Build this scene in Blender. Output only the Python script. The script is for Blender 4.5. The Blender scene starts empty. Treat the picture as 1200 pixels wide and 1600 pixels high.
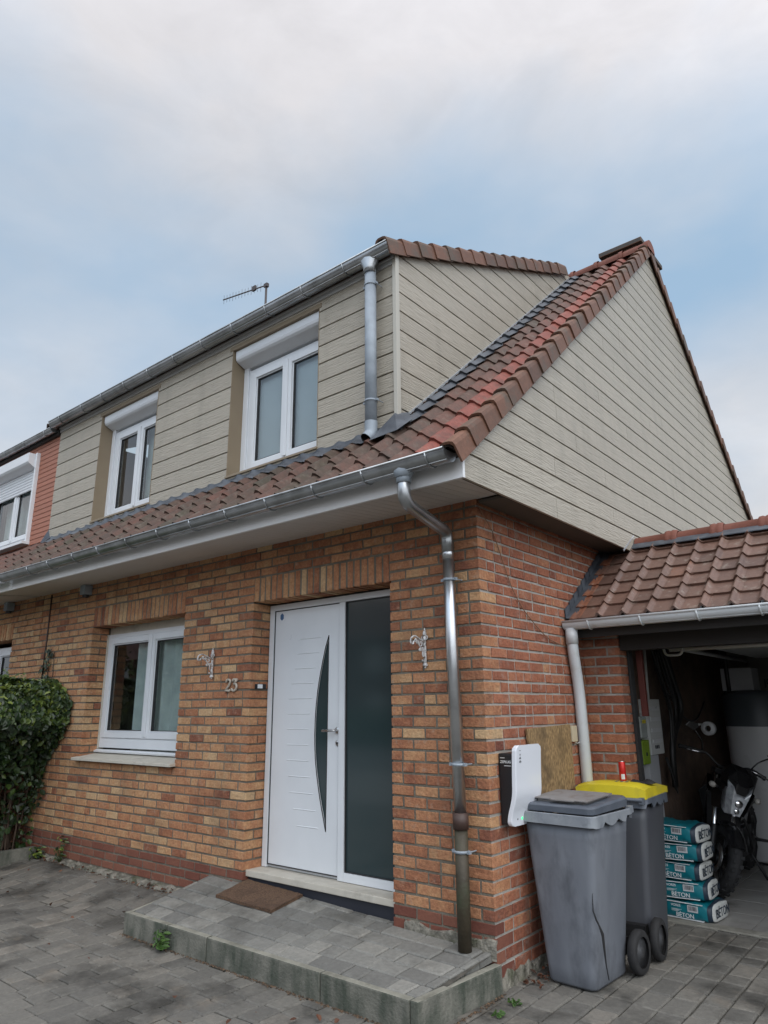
import bpy, bmesh, math, random
import numpy as np
from mathutils import Vector, Matrix
random.seed(7)
rng = np.random.default_rng(7)
R = math.radians
sc = bpy.context.scene
COL = sc.collection

# ------------------------------------------------------------------ camera
cam = bpy.data.objects.new('camera', bpy.data.cameras.new('camera'))
COL.objects.link(cam)
_r = Vector((0.77231412, 0.63517971, -0.00881124))
_u = Vector((0.17975165, -0.20521392, 0.96206891))
_f = Vector((-0.60927846, 0.74460324, 0.2726642))
_m = Matrix((_r, _u, -_f)).transposed().to_4x4()
_m.translation = Vector((2.42312, -3.96358, 1.57052))
cam.matrix_world = _m
cam.data.sensor_fit = 'VERTICAL'
cam.data.sensor_height = 36.0
cam.data.lens = 1088.7 / 1600 * 36.0
cam.data.clip_start = 0.05
cam.data.clip_end = 4000
sc.camera = cam

# ------------------------------------------------------------------ sky and sun
SUN_EL, SUN_AZ = 46.0, 118.0          # azimuth measured from +y (north) towards +x
sun_dir = Vector((math.sin(R(SUN_AZ)) * math.cos(R(SUN_EL)), math.cos(R(SUN_AZ)) * math.cos(R(SUN_EL)), math.sin(R(SUN_EL))))
w = bpy.data.worlds.new('World')
sc.world = w
w.use_nodes = True
nt = w.node_tree
nt.nodes.clear()
N = nt.nodes.new
L = nt.links.new
out = N('ShaderNodeOutputWorld')
bg = N('ShaderNodeBackground')
bg.inputs['Strength'].default_value = 0.1
sky = N('ShaderNodeTexSky')
sky.sky_type = 'NISHITA'
sky.sun_disc = False
sky.sun_elevation = R(SUN_EL)
sky.sun_rotation = R(SUN_AZ)
sky.air_density = 1.0
sky.dust_density = 1.4
tc = N('ShaderNodeTexCoord')
mp = N('ShaderNodeMapping')
mp.inputs['Scale'].default_value = (1.0, 1.0, 1.9)
mp.inputs['Location'].default_value = (3.1, 0.4, 1.2)
n1 = N('ShaderNodeTexNoise')
n1.inputs['Scale'].default_value = 1.7
n1.inputs['Detail'].default_value = 5.0
n1.inputs['Roughness'].default_value = 0.52
sx = N('ShaderNodeSeparateXYZ')
el = N('ShaderNodeValToRGB')        # how much cloud at each height above the horizon
cr = el.color_ramp
lo_ = N('ShaderNodeMapRange')         # added dimming of the unseen low sky, deepens shading on the walls
lo_.interpolation_type = 'SMOOTHSTEP'
lo_.inputs['From Min'].default_value = 0.02
lo_.inputs['From Max'].default_value = 0.24
lo_.inputs['To Min'].default_value = 0.85
lo_.inputs['To Max'].default_value = 1.0
cr.elements[0].position = 0.0
cr.elements[0].color = (.80, .80, .80, 1)
cr.elements[1].position = 1.0
cr.elements[1].color = (.95, .95, .95, 1)
for p_, v_ in ((.28, .74), (.40, .40), (.52, .16), (.62, .34), (.72, .80), (.80, .95)):
    e_ = cr.elements.new(p_)
    e_.color = (v_, v_, v_, 1)
nm = N('ShaderNodeMapRange')
nm.inputs['From Min'].default_value = 0.30
nm.inputs['From Max'].default_value = 0.70
nm.inputs['To Min'].default_value = -0.45
nm.inputs['To Max'].default_value = 0.45
ad = N('ShaderNodeMath')
ad.operation = 'ADD'
ad.use_clamp = True
cl = N('ShaderNodeValToRGB')        # cloud colour: greyer overhead
cl.color_ramp.elements[0].position = 0.2
cl.color_ramp.elements[0].color = (7.1, 7.1, 7.25, 1)
cl.color_ramp.elements[1].position = 0.85
cl.color_ramp.elements[1].color = (6.0, 5.9, 6.15, 1)
blue = N('ShaderNodeMixRGB')
blue.inputs['Fac'].default_value = 0.75
blue.inputs['Color2'].default_value = (4.1, 5.9, 7.8, 1)
mx = N('ShaderNodeMixRGB')
L(tc.outputs['Generated'], mp.inputs['Vector'])
L(mp.outputs['Vector'], n1.inputs['Vector'])
L(tc.outputs['Generated'], sx.inputs[0])
L(sx.outputs['Z'], el.inputs['Fac'])
L(sx.outputs['Z'], cl.inputs['Fac'])
L(n1.outputs['Fac'], nm.inputs['Value'])
L(nm.outputs['Result'], ad.inputs[0])
L(el.outputs['Color'], ad.inputs[1])
L(sky.outputs['Color'], blue.inputs['Color1'])
L(ad.outputs['Value'], mx.inputs['Fac'])
L(blue.outputs['Color'], mx.inputs['Color1'])
n2 = N('ShaderNodeTexNoise')         # fine wisps inside the cloud sheet
n2.inputs['Scale'].default_value = 5.5
n2.inputs['Detail'].default_value = 7.0
n2.inputs['Roughness'].default_value = 0.6
n2.inputs['Distortion'].default_value = 0.35
wm = N('ShaderNodeMapRange')
wm.inputs['From Min'].default_value = 0.25
wm.inputs['From Max'].default_value = 0.75
wm.inputs['To Min'].default_value = 0.90
wm.inputs['To Max'].default_value = 1.12
ws_ = N('ShaderNodeVectorMath')
ws_.operation = 'SCALE'
L(mp.outputs['Vector'], n2.inputs['Vector'])
L(n2.outputs['Fac'], wm.inputs['Value'])
L(cl.outputs['Color'], ws_.inputs[0])
L(wm.outputs['Result'], ws_.inputs['Scale'])
L(ws_.outputs['Vector'], mx.inputs['Color2'])
# unseen sky round the sun, behind and right of the viewer, boosted to light the walls
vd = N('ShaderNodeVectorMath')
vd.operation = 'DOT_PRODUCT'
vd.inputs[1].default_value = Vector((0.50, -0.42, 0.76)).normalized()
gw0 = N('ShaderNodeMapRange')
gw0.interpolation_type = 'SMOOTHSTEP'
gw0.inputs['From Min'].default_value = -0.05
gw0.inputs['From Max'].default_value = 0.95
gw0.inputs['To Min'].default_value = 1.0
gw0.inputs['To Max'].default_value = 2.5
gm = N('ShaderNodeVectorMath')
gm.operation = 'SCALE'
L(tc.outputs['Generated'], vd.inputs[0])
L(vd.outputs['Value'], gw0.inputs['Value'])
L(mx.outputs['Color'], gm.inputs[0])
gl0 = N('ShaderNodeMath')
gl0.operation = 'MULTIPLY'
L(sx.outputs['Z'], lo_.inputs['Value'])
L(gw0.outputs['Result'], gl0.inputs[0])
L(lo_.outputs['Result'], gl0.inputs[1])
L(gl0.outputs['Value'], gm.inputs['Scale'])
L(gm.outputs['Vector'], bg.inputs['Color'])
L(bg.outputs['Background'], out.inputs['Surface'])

sl = bpy.data.lights.new('sun', 'SUN')
sl.energy = 1.0
sl.angle = R(50)
sl.color = (1.0, 0.95, 0.88)
so = bpy.data.objects.new('sun', sl)
COL.objects.link(so)
so.rotation_euler = (-sun_dir).to_track_quat('-Z', 'Y').to_euler()

vs = sc.view_settings
vs.view_transform = 'Standard'
vs.look = 'None'
vs.exposure = 0.1
vs.gamma = 1.0
sc.cycles.max_bounces = 6
sc.cycles.transparent_max_bounces = 12
sc.cycles.caustics_reflective = False
sc.cycles.caustics_refractive = False

# ------------------------------------------------------------------ mesh helpers
class MB:
    def __init__(s):
        s.v, s.f, s.m, s.r, s.sm = [], [], [], [], []

    def add(s, verts, faces, mat=0, rnd=None, smooth=False):
        b = len(s.v)
        s.v.extend([tuple(map(float, v)) for v in verts])
        if rnd is None:
            rnd = random.random()
        for f in faces:
            s.f.append([b + i for i in f])
            s.m.append(mat)
            s.r.append(rnd)
            s.sm.append(smooth)
        return s

    def box(s, x0, x1, y0, y1, z0, z1, mat=0, rnd=None):
        v = [(x, y, z) for z in (z0, z1) for y in (y0, y1) for x in (x0, x1)]
        return s.add(v, [(0, 2, 3, 1), (4, 5, 7, 6), (0, 1, 5, 4), (2, 6, 7, 3), (0, 4, 6, 2), (1, 3, 7, 5)], mat, rnd)

    def prism(s, poly, fn, d0, d1, mat=0, rnd=None, smooth=False):
        """poly: list of 2-D points; fn(a, b, d) -> 3-D; extruded from d0 to d1."""
        n = len(poly)
        v = [fn(a, b, d0) for a, b in poly] + [fn(a, b, d1) for a, b in poly]
        fs = [list(range(n))[::-1], list(range(n, 2 * n))]
        b0 = len(s.f)
        s.add(v, fs, mat, rnd)
        b = len(s.v) - 2 * n
        rr = s.r[-1]
        for i in range(n):
            j = (i + 1) % n
            s.f.append([b + i, b + j, b + n + j, b + n + i])
            s.m.append(mat); s.r.append(rr); s.sm.append(smooth)
        return s

    def tube(s, path, r, n=12, mat=0, rnd=None, caps=True, closed=False):
        P = [Vector(p) for p in path]
        k = len(P)
        rad = r if hasattr(r, '__len__') else [r] * k
        tang = []
        for i in range(k):
            if closed:
                t = P[(i + 1) % k] - P[i - 1]
            else:
                t = P[min(i + 1, k - 1)] - P[max(i - 1, 0)]
            tang.append(t.normalized())
        ref = Vector((0, 0, 1)) if abs(tang[0].z) < .9 else Vector((1, 0, 0))
        a = tang[0].cross(ref).normalized()
        rings = []
        for i in range(k):
            a = (a - tang[i] * a.dot(tang[i])).normalized()
            b = tang[i].cross(a)
            rings.append([P[i] + (a * math.cos(2 * math.pi * j / n) + b * math.sin(2 * math.pi * j / n)) * rad[i] for j in range(n)])
        v = [p for rg in rings for p in rg]
        fs = []
        for i in range(k if closed else k - 1):
            i2 = (i + 1) % k
            for j in range(n):
                j2 = (j + 1) % n
                fs.append((i * n + j, i * n + j2, i2 * n + j2, i2 * n + j))
        s.add(v, fs, mat, rnd, True)
        if caps and not closed:
            b = len(s.v) - len(v)
            rr = s.r[-1]
            s.f.append([b + j for j in range(n)][::-1]); s.m.append(mat); s.r.append(rr); s.sm.append(False)
            s.f.append([b + (k - 1) * n + j for j in range(n)]); s.m.append(mat); s.r.append(rr); s.sm.append(False)
        return s

    def lathe(s, prof, origin, axis='z', n=24, mat=0, rnd=None, smooth=True):
        """prof: (radius, height) pairs along the axis."""
        o = Vector(origin)
        v = []
        for r_, h in prof:
            for j in range(n):
                c, d = r_ * math.cos(2 * math.pi * j / n), r_ * math.sin(2 * math.pi * j / n)
                p = {'z': (c, d, h), 'x': (h, c, d), 'y': (d, h, c)}[axis]
                v.append(o + Vector(p))
        fs = []
        for i in range(len(prof) - 1):
            for j in range(n):
                j2 = (j + 1) % n
                fs.append((i * n + j, i * n + j2, (i + 1) * n + j2, (i + 1) * n + j))
        return s.add(v, fs, mat, rnd, smooth)

    def grid(s, pts, mat=0, rnd=None, smooth=True):
        """pts: rows of points"""
        nr, nc = len(pts), len(pts[0])
        v = [p for row in pts for p in row]
        fs = [(i * nc + j, i * nc + j + 1, (i + 1) * nc + j + 1, (i + 1) * nc + j) for i in range(nr - 1) for j in range(nc - 1)]
        return s.add(v, fs, mat, rnd, smooth)

    def loft(s, rings, mat=0, rnd=None, smooth=False, caps=True):
        n = len(rings[0])
        v = [p for rg in rings for p in rg]
        fs = []
        for i in range(len(rings) - 1):
            for j in range(n):
                j2 = (j + 1) % n
                fs.append((i * n + j, i * n + j2, (i + 1) * n + j2, (i + 1) * n + j))
        s.add(v, fs, mat, rnd, smooth)
        if caps:
            b = len(s.v) - len(v); rr = s.r[-1]
            s.f.append([b + j for j in range(n)][::-1]); s.m.append(mat); s.r.append(rr); s.sm.append(False)
            s.f.append([b + len(v) - n + j for j in range(n)]); s.m.append(mat); s.r.append(rr); s.sm.append(False)
        return s

    def xform(s, fn, start=0):
        s.v[start:] = [tuple(fn(Vector(p))) for p in s.v[start:]]
        return s

    def mesh(s, name, mats, bevel=0, seg=2, fix=True):
        me = bpy.data.meshes.new(name)
        me.from_pydata(s.v, [], s.f)
        me.polygons.foreach_set('material_index', s.m)
        me.polygons.foreach_set('use_smooth', s.sm)
        at = me.attributes.new('rnd', 'FLOAT', 'FACE')
        at.data.foreach_set('value', s.r)
        for m in mats:
            me.materials.append(m)
        if fix or bevel:
            bm = bmesh.new()
            bm.from_mesh(me)
            if fix:
                bmesh.ops.recalc_face_normals(bm, faces=bm.faces)
            if bevel:
                es = [e for e in bm.edges if e.is_manifold and e.calc_face_angle(0) > R(35)]
                bmesh.ops.bevel(bm, geom=es, offset=bevel, segments=seg, affect='EDGES', profile=.6, clamp_overlap=True)
            bm.to_mesh(me)
            bm.free()
        me.update()
        return me

    def build(s, name, mats, parent=None, bevel=0, seg=2, fix=True, loc=None):
        if not isinstance(mats, (list, tuple)):
            mats = [mats]
        o = bpy.data.objects.new(name, s.mesh(name, mats, bevel, seg, fix))
        COL.objects.link(o)
        if parent is not None:
            o.parent = parent
            # vertices are given in world space for unrotated parents at a base point
            o.location = loc if loc is not None else -world_base(parent)
        elif loc is not None:
            o.location = loc
        return o

def world_base(o):
    p = Vector((0, 0, 0))
    while o is not None:
        p += o.location
        o = o.parent
    return p

def tag(o, label, cat, group=None, kind=None):
    if kind:
        o['kind'] = kind
    if label:
        o['label'] = label
    if cat:
        o['category'] = cat
    if group:
        o['group'] = group
    return o

def thing(name, label, cat, loc=(0, 0, 0), group=None):
    o = bpy.data.objects.new(name, None)
    o.empty_display_size = .1
    COL.objects.link(o)
    o.location = loc
    return tag(o, label, cat, group)

def text_obj(body, name, mat, parent, size, M, extrude=.0008, align='CENTER'):
    cu = bpy.data.curves.new('lettering', 'FONT')
    cu.body = body
    cu.size = size
    cu.extrude = extrude
    cu.align_x = align
    cu.align_y = 'CENTER'
    cu.offset = .006 * size
    t = bpy.data.objects.new('lettering', cu)
    COL.objects.link(t)
    me = bpy.data.meshes.new_from_object(t)
    bpy.data.objects.remove(t)
    me.transform(M)
    me.materials.clear()
    me.materials.append(mat)
    o = bpy.data.objects.new(name, me)
    COL.objects.link(o)
    o.parent = parent
    o.location = -world_base(parent)
    return o

def frame_of(origin, right, up):
    """matrix putting text (x right, y up) on a plane"""
    r, u = Vector(right).normalized(), Vector(up).normalized()
    n = r.cross(u)
    m = Matrix((r, u, n)).transposed().to_4x4()
    m.translation = Vector(origin)
    return m

# ------------------------------------------------------------------ materials
def lin(r, g, b):
    f = lambda c: (c / 255) / 12.92 if c / 255 <= .04045 else ((c / 255 + .055) / 1.055) ** 2.4
    return (f(r), f(g), f(b), 1)

def mat(name, c1, c2=None, rough=.7, metal=0., nscale=6., stretch=(1, 1, 1), bump=0., bscale=40., bstretch=None,
        rnd_amt=0., rough_var=.1, spec=.5, dirt=None, dstretch=(1, 1, 1), dirt_scale=2., dirt_lo=.5, dirt_hi=.7, coat=0., detail=5., bdist=.01):
    m = bpy.data.materials.new(name)
    m.use_nodes = True
    t = m.node_tree
    b = t.nodes['Principled BSDF']
    n_ = t.nodes.new
    k = t.links.new
    co = n_('ShaderNodeTexCoord')
    mp_ = n_('ShaderNodeMapping')
    mp_.inputs['Scale'].default_value = stretch
    k(co.outputs['Object'], mp_.inputs['Vector'])
    no = n_('ShaderNodeTexNoise')
    no.inputs['Scale'].default_value = nscale
    no.inputs['Detail'].default_value = detail
    k(mp_.outputs['Vector'], no.inputs['Vector'])
    c1 = tuple(c1) if len(c1) == 4 else tuple(c1) + (1,)
    c2 = c1 if c2 is None else (tuple(c2) if len(c2) == 4 else tuple(c2) + (1,))
    rp = n_('ShaderNodeValToRGB')
    rp.color_ramp.elements[0].position = .32
    rp.color_ramp.elements[0].color = c1
    rp.color_ramp.elements[1].position = .68
    rp.color_ramp.elements[1].color = c2
    k(no.outputs['Fac'], rp.inputs['Fac'])
    col = rp.outputs['Color']
    if rnd_amt:
        a = n_('ShaderNodeAttribute'); a.attribute_name = 'rnd'
        mr = n_('ShaderNodeMapRange')
        mr.inputs['To Min'].default_value = 1 - rnd_amt
        mr.inputs['To Max'].default_value = 1 + rnd_amt
        k(a.outputs['Fac'], mr.inputs['Value'])
        hs = n_('ShaderNodeHueSaturation')
        k(mr.outputs['Result'], hs.inputs['Value'])
        k(col, hs.inputs['Color'])
        col = hs.outputs['Color']
    if dirt:
        dn = n_('ShaderNodeTexNoise')
        dn.inputs['Scale'].default_value = dirt_scale
        dn.inputs['Detail'].default_value = 7
        dn.inputs['Roughness'].default_value = .62
        md_ = n_('ShaderNodeMapping')
        md_.inputs['Scale'].default_value = dstretch
        k(co.outputs['Object'], md_.inputs['Vector'])
        k(md_.outputs['Vector'], dn.inputs['Vector'])
        dr = n_('ShaderNodeMapRange')
        dr.inputs['From Min'].default_value = dirt_lo
        dr.inputs['From Max'].default_value = dirt_hi
        k(dn.outputs['Fac'], dr.inputs['Value'])
        mm = n_('ShaderNodeMixRGB')
        mm.inputs['Color2'].default_value = tuple(dirt) if len(dirt) == 4 else tuple(dirt) + (1,)
        k(dr.outputs['Result'], mm.inputs['Fac'])
        k(col, mm.inputs['Color1'])
        col = mm.outputs['Color']
    k(col, b.inputs['Base Color'])
    b.inputs['Metallic'].default_value = metal
    b.inputs['Specular IOR Level'].default_value = spec
    if coat:
        b.inputs['Coat Weight'].default_value = coat
        b.inputs['Coat Roughness'].default_value = .08
    rv = n_('ShaderNodeMapRange')
    rv.inputs['To Min'].default_value = max(.02, rough - rough_var)
    rv.inputs['To Max'].default_value = min(1, rough + rough_var)
    k(no.outputs['Fac'], rv.inputs['Value'])
    k(rv.outputs['Result'], b.inputs['Roughness'])
    if bump:
        mb_ = n_('ShaderNodeMapping')
        mb_.inputs['Scale'].default_value = bstretch or stretch
        k(co.outputs['Object'], mb_.inputs['Vector'])
        bn = n_('ShaderNodeTexNoise')
        bn.inputs['Scale'].default_value = bscale
        bn.inputs['Detail'].default_value = 6
        k(mb_.outputs['Vector'], bn.inputs['Vector'])
        bp = n_('ShaderNodeBump')
        bp.inputs['Strength'].default_value = bump
        bp.inputs['Distance'].default_value = bdist
        k(bn.outputs['Fac'], bp.inputs['Height'])
        k(bp.outputs['Normal'], b.inputs['Normal'])
    return m

def ramp_mat(name, stops, rough=.85, bump=.5, bscale=60., blot=.18, blot_scale=14., stain=None, stain_scale=1.2,
             stain_lo=.55, stain_hi=.75, spec=.3, lichen=None, lichen_scale=9., lichen_lo=.56, lichen_hi=.66, bdist=.006, value=1.0):
    """per-piece colour picked from stops by the face attribute, then blotched and stained"""
    m = bpy.data.materials.new(name)
    m.use_nodes = True
    t = m.node_tree
    b = t.nodes['Principled BSDF']
    n_ = t.nodes.new
    k = t.links.new
    a = n_('ShaderNodeAttribute'); a.attribute_name = 'rnd'
    rp = n_('ShaderNodeValToRGB')
    els = rp.color_ramp.elements
    els[0].position, els[0].color = stops[0][0], tuple(stops[0][1]) + (1,)
    els[1].position, els[1].color = stops[-1][0], tuple(stops[-1][1]) + (1,)
    for p_, c_ in stops[1:-1]:
        e_ = els.new(p_); e_.color = tuple(c_) + (1,)
    co = n_('ShaderNodeTexCoord')
    no = n_('ShaderNodeTexNoise')
    no.inputs['Scale'].default_value = blot_scale
    no.inputs['Detail'].default_value = 6
    k(co.outputs['Object'], no.inputs['Vector'])
    md = n_('ShaderNodeMapRange')
    md.inputs['From Min'].default_value = .25
    md.inputs['From Max'].default_value = .75
    md.inputs['To Min'].default_value = -.16
    md.inputs['To Max'].default_value = .16
    k(no.outputs['Fac'], md.inputs['Value'])
    ad_ = n_('ShaderNodeMath'); ad_.operation = 'ADD'
    k(a.outputs['Fac'], ad_.inputs[0]); k(md.outputs['Result'], ad_.inputs[1])
    k(ad_.outputs['Value'], rp.inputs['Fac'])
    hs = n_('ShaderNodeHueSaturation')
    n2 = n_('ShaderNodeTexNoise')
    n2.inputs['Scale'].default_value = blot_scale * 4
    n2.inputs['Detail'].default_value = 8
    n2.inputs['Roughness'].default_value = .7
    k(co.outputs['Object'], n2.inputs['Vector'])
    m2 = n_('ShaderNodeMapRange')
    m2.inputs['From Min'].default_value = .25
    m2.inputs['From Max'].default_value = .75
    m2.inputs['To Min'].default_value = value * (1 - blot)
    m2.inputs['To Max'].default_value = value * (1 + blot)
    k(n2.outputs['Fac'], m2.inputs['Value'])
    k(m2.outputs['Result'], hs.inputs['Value'])
    k(rp.outputs['Color'], hs.inputs['Color'])
    col = hs.outputs['Color']
    for cc, sc_, lo, hi in ((stain, stain_scale, stain_lo, stain_hi), (lichen, lichen_scale, lichen_lo, lichen_hi)):
        if not cc:
            continue
        dn = n_('ShaderNodeTexNoise')
        dn.inputs['Scale'].default_value = sc_
        dn.inputs['Detail'].default_value = 8
        dn.inputs['Roughness'].default_value = .65
        k(co.outputs['Object'], dn.inputs['Vector'])
        dr = n_('ShaderNodeMapRange')
        dr.inputs['From Min'].default_value = lo
        dr.inputs['From Max'].default_value = hi
        dr.inputs['To Max'].default_value = cc[3] if len(cc) == 4 else .7
        k(dn.outputs['Fac'], dr.inputs['Value'])
        mm = n_('ShaderNodeMixRGB')
        mm.inputs['Color2'].default_value = tuple(cc[:3]) + (1,)
        k(dr.outputs['Result'], mm.inputs['Fac'])
        k(col, mm.inputs['Color1'])
        col = mm.outputs['Color']
    k(col, b.inputs['Base Color'])
    b.inputs['Roughness'].default_value = rough
    b.inputs['Specular IOR Level'].default_value = spec
    bn = n_('ShaderNodeTexNoise')
    bn.inputs['Scale'].default_value = bscale
    bn.inputs['Detail'].default_value = 7
    k(co.outputs['Object'], bn.inputs['Vector'])
    bp = n_('ShaderNodeBump')
    bp.inputs['Strength'].default_value = bump
    bp.inputs['Distance'].default_value = bdist
    k(bn.outputs['Fac'], bp.inputs['Height'])
    k(bp.outputs['Normal'], b.inputs['Normal'])
    return m

def glass_mat(name, tint=(.84, .88, .88), ior=1.5, rough=.0):
    m = bpy.data.materials.new(name)
    m.use_nodes = True
    t = m.node_tree
    t.nodes.remove(t.nodes['Principled BSDF'])
    n_ = t.nodes.new
    fr = n_('ShaderNodeFresnel'); fr.inputs['IOR'].default_value = ior
    tr = n_('ShaderNodeBsdfTransparent'); tr.inputs['Color'].default_value = tint + (1,)
    gl = n_('ShaderNodeBsdfGlossy'); gl.inputs['Roughness'].default_value = rough
    gl.inputs['Color'].default_value = (.95, .97, 1, 1)
    mx_ = n_('ShaderNodeMixShader')
    ge = n_('ShaderNodeNewGeometry')
    bf = n_('ShaderNodeMath'); bf.operation = 'MULTIPLY_ADD'; bf.inputs[1].default_value = -1.6; bf.inputs[2].default_value = 1.6   # only the outer face mirrors
    t.links.new(ge.outputs['Backfacing'], bf.inputs[0])
    ov = n_('ShaderNodeMath'); ov.operation = 'MULTIPLY'; ov.use_clamp = True
    t.links.new(fr.outputs[0], ov.inputs[0])
    t.links.new(bf.outputs[0], ov.inputs[1])
    t.links.new(ov.outputs[0], mx_.inputs[0])
    t.links.new(tr.outputs[0], mx_.inputs[1])
    t.links.new(gl.outputs[0], mx_.inputs[2])
    t.links.new(mx_.outputs[0], t.nodes['Material Output'].inputs['Surface'])
    return m

BRICK_STOPS = [(0., (.15, .060, .042)), (.22, (.24, .095, .058)), (.42, (.345, .15, .08)), (.62, (.43, .21, .11)), (.82, (.49, .28, .145)), (1., (.53, .355, .20))]
M = {}
M['brick'] = ramp_mat('house_brick', BRICK_STOPS, value=.98, rough=.9, bump=.9, bscale=48, blot=.30, blot_scale=11, stain=(.10, .07, .05, .6), stain_scale=2.1, stain_lo=.50, stain_hi=.78, lichen=(.40, .34, .27, .4), lichen_scale=15, lichen_lo=.56, lichen_hi=.72, bdist=.010)
M['brick_base'] = ramp_mat('base_brick', [(0, (.13, .046, .034)), (.5, (.18, .068, .047)), (1, (.23, .10, .066))], rough=.85, bump=.4, stain=(.4, .33, .27, .4), stain_scale=9, stain_lo=.62, stain_hi=.75)
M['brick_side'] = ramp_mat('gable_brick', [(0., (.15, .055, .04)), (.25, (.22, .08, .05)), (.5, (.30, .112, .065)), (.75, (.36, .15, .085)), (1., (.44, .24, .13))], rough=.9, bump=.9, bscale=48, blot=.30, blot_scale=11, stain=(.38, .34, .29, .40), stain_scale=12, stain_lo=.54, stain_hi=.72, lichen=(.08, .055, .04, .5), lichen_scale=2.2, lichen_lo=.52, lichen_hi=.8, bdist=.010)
M['mortar'] = mat('front_mortar', (.13, .115, .09), (.21, .19, .15), rough=.95, nscale=9, bump=.8, bscale=90, dirt=(.11, .10, .08), dirt_scale=1.3)
M['mortar_side'] = mat('gable_mortar', (.30, .285, .255), (.43, .41, .37), rough=.95, nscale=7, bump=.8, bscale=90, dirt=(.2, .18, .15), dirt_scale=1.3)
M['footing'] = mat('footing_mortar', (.10, .095, .075), (.30, .28, .235), rough=.95, nscale=14, bump=1., bscale=25, bdist=.03, dirt=(.05, .06, .025), dirt_scale=6)
M['clad'] = mat('cladding_board', (.365, .33, .268), (.425, .388, .32), dirt=(.28, .255, .205), dirt_scale=2.2, dstretch=(2.4, 2.4, .35), dirt_lo=.50, dirt_hi=.95, rough=.40, nscale=3, stretch=(1.5, 1.5, 24), bump=.75, bscale=5, bstretch=(1.5, 1.5, 20), rnd_amt=.05, bdist=.014)
M['clad_gap'] = mat('cladding_gap', (.035, .025, .02), rough=.9)
M['taupe'] = mat('reveal_trim', (.235, .185, .125), (.25, .20, .135), rough=.5)
M['trim'] = mat('corner_trim', (.47, .45, .39), rough=.45)
M['red_clad'] = mat('red_board', (.34, .135, .085), (.39, .165, .11), rough=.6, nscale=4, stretch=(2, 2, 20), rnd_amt=.06, bump=.2)
M['pvc'] = mat('white_frame', (.66, .69, .72), (.71, .74, .77), rough=.32, nscale=3)
M['pvc_dirty'] = mat('white_fascia', (.80, .81, .82), (.84, .85, .86), rough=.4, nscale=2, dirt=(.55, .54, .52), dirt_scale=3, dirt_lo=.6, dirt_hi=.95)
M['seal'] = mat('window_seal', (.03, .03, .032), rough=.6)
M['glass'] = glass_mat('window_glass')
M['glass_door'] = mat('dark_frosted_glass', (.028, .047, .051), rough=.09, rough_var=.02, spec=.9)
M['curtain'] = mat('net_curtain', (.50, .54, .53), (.62, .66, .64), rough=.9)
M['blind'] = mat('window_blind', (.50, .53, .57), (.54, .57, .61), rough=.8)
M['dark_room'] = mat('room_wall', (.30, .27, .23), rough=.9)
M['soffit'] = mat('soffit_board', (.62, .60, .575), (.67, .65, .62), rough=.5, nscale=2)
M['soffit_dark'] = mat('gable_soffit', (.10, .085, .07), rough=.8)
M['zinc'] = mat('zinc', (.33, .35, .36), (.46, .48, .50), rough=.33, metal=.9, nscale=5, rough_var=.14, dirt=(.23, .24, .24), dirt_scale=3)
M['zinc_matt'] = mat('weathered_zinc', (.26, .30, .34), (.36, .41, .46), rough=.68, metal=.2, nscale=9, rough_var=.12, dirt=(.28, .32, .36), dirt_scale=6)
M['galv'] = mat('bright_galvanised_pipe', (.50, .52, .54), (.64, .66, .68), rough=.31, metal=1., nscale=4, rough_var=.1, dirt=(.42, .44, .46), dirt_scale=5, dirt_lo=.55, dirt_hi=.8)
M['lead'] = mat('lead_flashing', (.055, .062, .075), (.12, .135, .155), rough=.5, nscale=7, metal=.3, bump=.3, bscale=20)
M['alu'] = mat('alu_trim', (.62, .65, .68), rough=.35, metal=.6)
M['cast'] = mat('cast_pipe', (.038, .032, .02), (.068, .052, .032), rough=.6, nscale=8, bump=.3, bscale=50, dirt=(.045, .058, .032), dirt_scale=4)
M['rust'] = mat('pipe_collar', (.06, .035, .028), rough=.5)
M['tile'] = ramp_mat('roof_tile', [(0, (.085, .070, .045)), (.2, (.105, .068, .050)), (.4, (.145, .075, .055)), (.6, (.19, .078, .055)), (.8, (.29, .083, .06)), (1, (.34, .10, .072))],
    rough=.64, spec=.45, value=.74, bump=.35, blot=.25, blot_scale=10, stain=(.055, .045, .038, .75), stain_scale=3.2, stain_lo=.5, stain_hi=.72, lichen=(.20, .175, .135, .45), lichen_scale=15, lichen_lo=.53, lichen_hi=.72)
M['verge'] = ramp_mat('verge_tile', [(0, (.10, .052, .034)), (.5, (.14, .066, .040)), (1, (.185, .085, .050))], rough=.62, spec=.5, bump=.3, blot=.22, blot_scale=7, stain=(.09, .075, .055, .8), stain_scale=4.5, stain_lo=.48, stain_hi=.66)
M['gtile'] = ramp_mat('garage_tile', [(0, (.115, .065, .05)), (.5, (.17, .095, .07)), (.8, (.20, .11, .08)), (1, (.33, .13, .07))], rough=.5, spec=.55, value=.85, bump=.3, blot=.2, blot_scale=6, stain=(.12, .075, .055, .6), stain_scale=5, lichen=(.36, .32, .27, .35), lichen_scale=14)
M['ridge'] = ramp_mat('ridge_tile', [(0, (.18, .068, .048)), (1, (.24, .09, .065))], rough=.7, bump=.2, stain=(.12, .07, .05, .5), stain_scale=4)
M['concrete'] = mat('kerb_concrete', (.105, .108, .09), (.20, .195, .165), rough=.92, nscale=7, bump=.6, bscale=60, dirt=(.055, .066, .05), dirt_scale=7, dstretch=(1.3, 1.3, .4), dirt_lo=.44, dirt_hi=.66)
M['kerb_top'] = mat('kerb_top', (.20, .195, .16), (.31, .30, .25), rough=.92, nscale=9, bump=.4, bscale=60, dirt=(.12, .115, .09), dirt_scale=5)
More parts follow.
